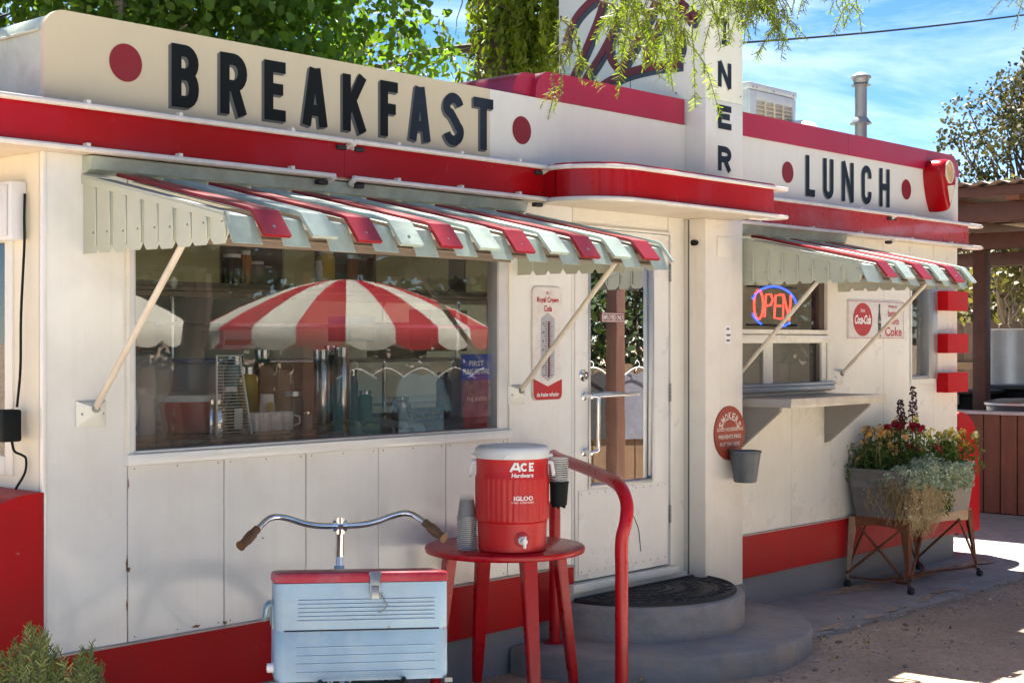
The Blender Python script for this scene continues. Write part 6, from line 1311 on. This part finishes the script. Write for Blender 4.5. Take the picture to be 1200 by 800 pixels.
for k, (x, y, h, s) in enumerate([(16.5, -5.4, 5.2, 2.0), (13.2, -7.6, 6.0, 2.4), (9.6, -9.6, 5.5, 2.2), (4.0, -12.5, 6.5, 2.6), (19.5, -9.5, 6.5, 2.4), (-2.0, -13, 6, 2.4)]):
    T = thing('courtyard_tree', ['green tree beyond the far end of the courtyard fence', 'tall green tree behind the middle of the courtyard fence', 'green tree behind the striped parasol', 'large green tree behind the viewer', 'farthest green tree beyond the courtyard', 'green tree left behind the viewer'][k], 'tree', (x, y, 0), 'courtyard trees'); mb = MB(); limb(mb, (x, y, -.1), (x+.2, y, h*.6), .14, .06, .05); mb.build('trunk', BARK, T)
    pp = np.concatenate([blob((x+random.gauss(0, s*.45), y+random.gauss(0, s*.45), h*random.uniform(.06, 1)), .7, 110) for q in range(60)]); leafmesh('crown', pp, rng.normal(size=pp.shape), rng.uniform(.09, .15, len(pp)), HEDGE, T, .9)

for k in range(13):
    u = .2+k*.82; p = fa+fd*u-fnm*random.uniform(1.0, 1.7); h = random.uniform(2.0, 3.1)
    T = thing('hedge_shrub', 'dense green shrub in the row behind the courtyard fence', 'shrub', (p.x, p.y, 0), 'shrubs behind the courtyard fence'); mb = MB(); limb(mb, (p.x, p.y, 0), (p.x, p.y, h*.7), .04, .02, .05); mb.build('trunk', BARK, T)
    pp = np.concatenate([blob((p.x+random.gauss(0, .35), p.y+random.gauss(0, .3), h*random.uniform(.02, .95)), .45, 80) for q in range(26)]); leafmesh('crown', pp, rng.normal(size=pp.shape), rng.uniform(.06, .11, len(pp)), HEDGE, T, .8)

# ================================================================== INSIDE THE DISPLAY WINDOW
OLV = paint('olive_cabinet', (.30, .29, .13), .5, .06, 3, dirt=.1, dcol=(.2, .17, .1), ds=6); WD = paint('dark_shelf', (.10, .08, .06), .5, .2, 7)
T = thing('wall_cabinet', 'row of olive green upper cabinets with open shelf bays inside the window', 'cabinet', (5.2, 1.1, 1.87))
cy = .75
MB().box(3.3, 7.2, cy, 1.25, 1.845, 1.87).build('cabinet_bottom', WD, T); MB().box(3.3, 7.2, 1.20, 1.25, 1.871, 2.235).build('cabinet_back', WD, T)
def fz(x): dx = .742+.6704*(x-600)/1733.; dy = .6704-.742*(x-600)/1733.; return (4.85+cy)/dy*dx
for a, b in [(120, 257), (332, 368), (440, 525), (545, 580), (600, 660)]: MB().box(fz(a), fz(b), cy-.005, cy+.012, 1.871, 2.235, bev=.003).build('cabinet_door', OLV, T)
MB().box(3.3, 7.2, cy-.03, cy-.0055, 1.800, 1.826).box(3.3, 7.2, cy-.03, cy-.0055, 1.83, 1.845).build('light_rail', paint('rail_bronze', (.22, .17, .12), .35, .1, 6, metal=.4), T)
def jar(x, y, z, r_, h, m, name, label, cat, lidm=None, grp=None, cone=1.):
    T = thing(name, label, cat, (x, y, z), grp); MB().lathe([(0, 0), (r_*.95*cone, 0), (r_*cone, .006), (r_, h*.78), (r_*.8, h*.85), (r_*.78, h*.88), (0, h*.88)], (x, y, z), 18).build('body', m, T); MB().lathe([(0, h*.881), (r_*.84, h*.881), (r_*.84, h), (0, h)], (x, y, z), 18).build('lid', lidm or WHITE, T); return T
YB_ = paint('yellow_bottle', (.60, .40, .03), .4, .06, 9); OB_ = paint('amber_bottle', (.42, .16, .03), .4, .1, 9); TB_ = paint('tan_carton', (.40, .30, .17), .6, .1, 9); GL = paint('grey_bottle', (.2, .2, .19), .4, .2, 9)
def zx(x, Y): dx = .742+.6704*(x-600)/1733.; dy = .6704-.742*(x-600)/1733.; return (4.85+Y)/dy*dx
for x, r_, h, m, lab in [(382, .045, .20, YB_, 'yellow squeeze bottle in the open cabinet bay'), (413, .032, .18, OB_, 'red brown sauce bottle on the cabinet shelf'), (430, .040, .19, TB_, 'tan carton shaped jar at the right of the open bay'), (288, .028, .17, OB_, 'amber bottle in the left open cabinet bay'), (301, .04, .12, GL, 'dark squat jar in the left open cabinet bay'), (313, .03, .10, GL, 'small dark jar beside the amber bottle'), (374, .022, .14, WHITE, 'slim white bottle beside the yellow squeeze bottle'), (272, .05, .15, BLACK, 'black round canister at the left of the open bay')]:
    jar(zx(x, .95), .95, 1.872, r_, h, m, 'storage_jar', lab, 'jar', None, 'jars in the open cabinet bays')
T = thing('counter', 'long dark counter inside the display window', 'counter', (5, .5, .26))
CT_ = paint('counter_top', (.13, .11, .09), .3, .25, 5, dirt=.3, dcol=(.3, .25, .2), ds=9); MB().box(3.0, 6.0, .16, .88, 1.165, 1.20, bev=.006).build('worktop', CT_, T); MB().box(3.0, 6.0, .22, .85, .262, 1.164).build('base_cabinet', WD, T)
T = thing('rear_counter', 'stainless rear kitchen counter deep inside the diner', 'counter', (5.5, 2.7, .26)); MB().box(3.0, 8.0, 2.4, 3.2, 1.15, 1.19, bev=.006).build('worktop', STEEL, T); MB().box(3.0, 8.0, 2.45, 3.2, .262, 1.149).build('base_cabinet', OLV, T)
CZ = 1.2005; X_ = zx(222, .50)
T = thing('ice_bucket_cooler', 'red barrel cooler with white rim on the counter inside the window', 'drink cooler', (X_, .50, CZ))
MB().lathe([(0, 0), (.10, 0), (.118, .01), (.128, .14), (0, .14)], (X_, .50, CZ), 32).build('barrel', paint('barrel_red', (.36, .015, .03), .35, .05, 6), T); MB().lathe([(0, .141), (.133, .141), (.136, .15), (.136, .168), (.12, .176), (0, .178)], (X_, .50, CZ), 32).build('rim_lid', IWH, T)
T = thing('storage_tub', 'blue grey stacked plastic tub behind the red barrel cooler', 'tub', (zx(225, .8), .80, CZ)); MB().box(zx(208, .8), zx(250, .8), .72, .86, CZ, CZ+.30, bev=.01).build('tub_body', paint('tub_blue', (.10, .14, .18), .35, .15, 8), T); MB().box(zx(206, .8), zx(252, .8), .71, .87, CZ+.301, CZ+.32, bev=.004).build('tub_lid', paint('tub_lid_blue', (.06, .10, .22), .35, .15, 8), T)
X_ = zx(254, .36); jar(X_, .36, CZ, .042, .15, CHROME, 'metal_canister', 'shiny steel canister in front of the wire rack', 'canister', CHROME)
X_ = zx(274, .36); T = thing('spray_bottle', 'green spray bottle with white label beside the wire rack', 'bottle', (X_, .36, CZ)); MB().lathe([(0, 0), (.030, 0), (.031, .01), (.031, .12), (.012, .16), (.012, .18), (0, .18)], (X_, .36, CZ), 16).build('bottle_body', paint('bottle_green', (.02, .07, .045), .3, .1, 9), T); MB().box(X_-.05, X_+.012, .352, .368, CZ+.18, CZ+.205, bev=.004).build('trigger', WHITE, T); MB().box(X_-.022, X_+.022, .3265, .3275, CZ+.02, CZ+.11).build('label_patch', WHITE, T)
T = thing('wire_rack', 'white wire display rack with sloping sides on the counter', 'rack', (zx(272, .24), .24, CZ)); xa, xb = zx(254, .24), zx(295, .24); xm = zx(281, .24)
m = MB().tube([(xa, .24, CZ-.0), (xa, .24, CZ+.34)], .005, 6); m.tube([(xb, .24, CZ), (xm, .24, CZ+.34)], .005, 6); m.tube([(xa, .24, CZ+.34), (xm, .24, CZ+.34)], .004, 6); m.build('rack_frame', WHITE, T); m = MB()
for k in range(24): z = CZ+.015+k*.0135; t = (z-CZ)/.34; m.tube([(xa, .24, z), (xb+(xm-xb)*t, .24, z)], .0016, 4)
m.build('rack_wires', WHITE, T)
for k, x in enumerate((297, 309, 322, 335)): X_ = zx(x, .38); T = thing('coffee_mug', ['leftmost pale mug of the row on the window counter', 'second pale mug from the wire rack on the window counter', 'third pale mug of the row, below the paper cup', 'rightmost pale mug of the row on the window counter'][k], 'mug', (X_, .38, CZ), 'mugs on the window counter'); MB().lathe([(0, 0), (.028, 0), (.032, .004), (.034, .085), (.031, .085), (.028, .01), (0, .01)], (X_, .38, CZ), 20).build('mug_body', WHITE, T); MB().tube([(X_+.03, .36, CZ+.07), (X_+.055, .35, CZ+.06), (X_+.055, .35, CZ+.03), (X_+.03, .36, CZ+.02)], .005, 6).build('handle', WHITE, T)
X_ = zx(313, .52); T = thing('paper_cup', 'white paper cup with yellow print behind the mugs', 'cup', (X_, .52, CZ)); MB().lathe([(0, 0), (.040, 0), (.030, .16), (0, .16)], (X_, .52, CZ), 20).build('cup_wall', WHITE, T); MB().add([(X_-.01+.018*math.cos(k*.4), .4835-.003, CZ+.10+.025*math.sin(k*.4)) for k in range(16)], [tuple(range(16))]).build('yellow_print', YB_, T, smooth=0)
X_ = zx(340, .66); T = thing('wooden_box', 'brown wooden box standing behind the mugs', 'box', (X_, .66, CZ)); MB().box(X_-.12, X_+.10, .60, .78, CZ, CZ+.30, bev=.004).build('box_body', paint('box_wood', (.17, .075, .035), .5, .25, 5, grain=(3, 30, 30)), T)
X_ = zx(343, .45); jar(X_, .45, CZ, .05, .17, CLR, 'glass_jar', 'clear glass jar in front of the wooden box', 'jar', STEEL)
X_ = zx(360, .36); jar(X_, .36, CZ, .022, .08, GL, 'shaker', 'small dark shaker at the right of the mugs', 'shaker', CHROME)
X_ = zx(178, .34); T = thing('plastic_bag', 'crumpled clear plastic bag of cups at the left of the window', 'bag', (X_, .34, CZ)); vs = []; n = 20; pr_ = [(.06, 0), (.065, .04), (.055, .13), (.085, .22), (.10, .30), (.09, .34), (.04, .36)]
for r_, z in pr_: vs += [(X_+r_*(1+.14*math.sin(k*2.1+z*30))*math.cos(2*math.pi*k/n), .34+r_*.7*(1+.14*math.cos(k*3.1+z*20))*math.sin(2*math.pi*k/n), CZ+z) for k in range(n)]
MB().add(vs, [(i*n+k, i*n+(k+1) % n, (i+1)*n+(k+1) % n, (i+1)*n+k) for i in range(len(pr_)-1) for k in range(n)]).build('bag_skin', paint('bag_plastic', (.5, .5, .48), .2, .2, 20, alpha=.32), T)
for k, z in enumerate((1.30, 1.52, 1.70)):
    pass
T = thing('wall_shelf', 'shelf of boxes on the rear wall at the left inside the window', 'shelf', (3.6, 2.6, 1.4)); 
for z in (1.45, 1.70): MB().box(3.2, 5.0, 2.95, 3.2, z, z+.025).build('shelf_board', SIGNW, T)
for k in range(9):
    x = 3.3+k*.19; h = random.uniform(.10, .2); col = random.choice([TB_, OB_, WHITE, YB_, GL]); T = thing('pantry_box', '%s carton on the rear wall shelf inside the diner' % ['leftmost', 'second', 'third', 'fourth', 'middle', 'fifth from the right', 'third from the right', 'next to last', 'rightmost'][k], 'carton', (x, 3.05, 1.476), 'cartons on the rear shelf'); MB().box(x-.07, x+.07, 2.98, 3.15, 1.476, 1.476+h, bev=.003).build('carton_body', col, T)
STN = paint('stainless', (.50, .51, .52), .22, .08, 9, metal=.9); BRB = paint('brown_bottle', (.12, .05, .02), .2, .2, 9); GRB = paint('green_box', (.05, .22, .12), .5, .15, 9); BLB = paint('light_blue_box', (.20, .42, .50), .5, .1, 9); CRD = paint('cardboard', (.36, .25, .14), .8, .12, 9)
for x, Y_, r_, h, m, lab in [(376, .62, .045, .36, STN, 'tall polished steel canister nearest the middle of the window'), (388, .74, .040, .38, BLACK, 'tall black canister between the steel ones'), (400, .62, .045, .37, STN, 'tall polished steel canister right of the black one'), (413, .70, .03, .26, BRB, 'brown glass bottle beside the tall canisters'), (166, .62, .06, .20, WHITE, 'white round container at the far left of the counter'), (428, .55, .035, .16, GRB, 'green tin near the folded towel'), (470, .60, .05, .12, STN, 'low steel pot behind the white towel'), (520, .6, .04, .24, BRB, 'brown syrup bottle near the lemons'), (538, .7, .045, .30, WHITE, 'tall white dispenser at the right of the counter'), (555, .6, .04, .22, OB_, 'amber bottle beside the white dispenser'), (290, .74, .05, .28, YB_, 'yellow tub behind the mugs'), (275, .8, .05, .33, BLB, 'pale blue carton roll behind the wire rack'), (308, .8, .045, .36, GRB, 'tall green container behind the paper cup')]:
    jar(zx(x, Y_), Y_, CZ, r_, h, m, 'kitchen_canister', lab, 'canister', STN if m is not WHITE else None)
for x0_, x1_, z0_, z1_, Y_, m, lab in [(160, 182, .34, .50, 1.5, CRD, 'brown cardboard carton high at the left inside the window'), (262, 300, .36, .46, 1.6, WHITE, 'white wall notice deep behind the wire rack'), (455, 500, .30, .52, 1.9, CRD, 'cardboard carton deep behind the lemons'), (505, 548, .34, .60, 1.7, OLV, 'olive metal box deep at the right inside the window'), (410, 440, .40, .55, 1.8, BLB, 'pale blue carton deep behind the tall canisters')]:
    xa_, xb_ = zx(x0_, Y_), zx(x1_, Y_); T = thing('stored_carton', lab, 'carton', ((xa_+xb_)/2, Y_, 1.2)); MB().box(xa_, xb_, Y_, Y_+.2, 1.2+z0_, 1.2+z1_, bev=.004).build('carton_body', m, T); MB().box(xa_+.01, xb_-.01, Y_-.004, Y_-.001, 1.2+z0_+.02, 1.2+z1_-.05).build('label_patch', TB_, T)
T = thing('storage_rack', 'open steel shelving holding cartons deep inside the window', 'rack', (7.2, 1.85, .26))
for z in (.8, 1.17, 1.48, 1.68): MB().box(4.4, 8.6, 1.45, 2.15, z, z+.018).build('rack_shelf', STN, T)
for x in (4.42, 6.5, 8.58):
    for y in (1.47, 2.13): MB().tube([(x, y, .26), (x, y, 2.1)], .014, 8).build('rack_post', STN, T)
def towel(x0, x1, y, z, drop, m, label):
    T = thing('towel', label, 'towel', ((x0+x1)/2, y, z), 'towels on the counter edge'); nx = 24; ny = 14; vs = []
    for j in range(ny):
        t = j/(ny-1); 
        for i in range(nx):
            u = i/(nx-1); x = x0+(x1-x0)*u+.012*math.sin(t*7+u*5); wv = .012*math.sin(u*17+t*2)+.008*math.sin(u*31)
            if t < .4: vs.append((x, y+.16-t/.4*.17, z+.012+wv*.9+.03*math.exp(-((u-.6)/.2)**2)*(1-t)))
            else: vs.append((x, y-.015-wv*.8, z+.01-(t-.4)/.6*drop*(1+.12*math.sin(u*6))))
    MB().add(vs, [(j*nx+i, j*nx+i+1, (j+1)*nx+i+1, (j+1)*nx+i) for j in range(ny-1) for i in range(nx-1)]).build('cloth', m, T, smooth=60)
towel(zx(398, .18), zx(446, .18), .17, 1.20, .14, paint('towel_green', (.17, .19, .09), .9, .1, 9, bump=.3, bs=90), 'olive green towel draped over the counter edge inside the window')
towel(zx(455, .18), zx(497, .18), .17, 1.185, .09, paint('towel_white', (.66, .67, .66), .9, .05, 9, bump=.3, bs=90), 'white towel bunched on the counter edge inside the window')
X_ = zx(500, .5); T = thing('wire_basket', 'wire basket of lemons on the counter inside the window', 'basket', (X_, .5, CZ)); m = MB()
for z, r_ in ((0, .07), (.03, .085), (.06, .095)): m.tube([(X_+r_*math.cos(2*math.pi*k/24), .5+r_*math.sin(2*math.pi*k/24), CZ+z) for k in range(25)], .003, 5)
for k in range(12): a = 2*math.pi*k/12; m.tube([(X_+.07*math.cos(a), .5+.07*math.sin(a), CZ), (X_+.095*math.cos(a), .5+.095*math.sin(a), CZ+.06)], .002, 4)
m.build('basket_wires', STEEL, T)
for k in range(5): a = k*1.257; o = MB().lathe([(0, -.032), (.018, -.024), (.028, 0), (.018, .024), (0, .034)], (X_+.042*math.cos(a), .5+.042*math.sin(a), CZ+.034), 14).build('lemon', YB_); tag(solo(o), 'yellow lemon in the wire basket inside the window', 'lemon', 'lemons in the wire basket')
T = thing('red_cabinet', 'dark red cabinet side at the right end of the window counter', 'cabinet', (5.9, .55, .26)); MB().box(6.01, 6.3, .3, .88, .262, 1.30, bev=.006).build('cabinet_body', REDD, T)
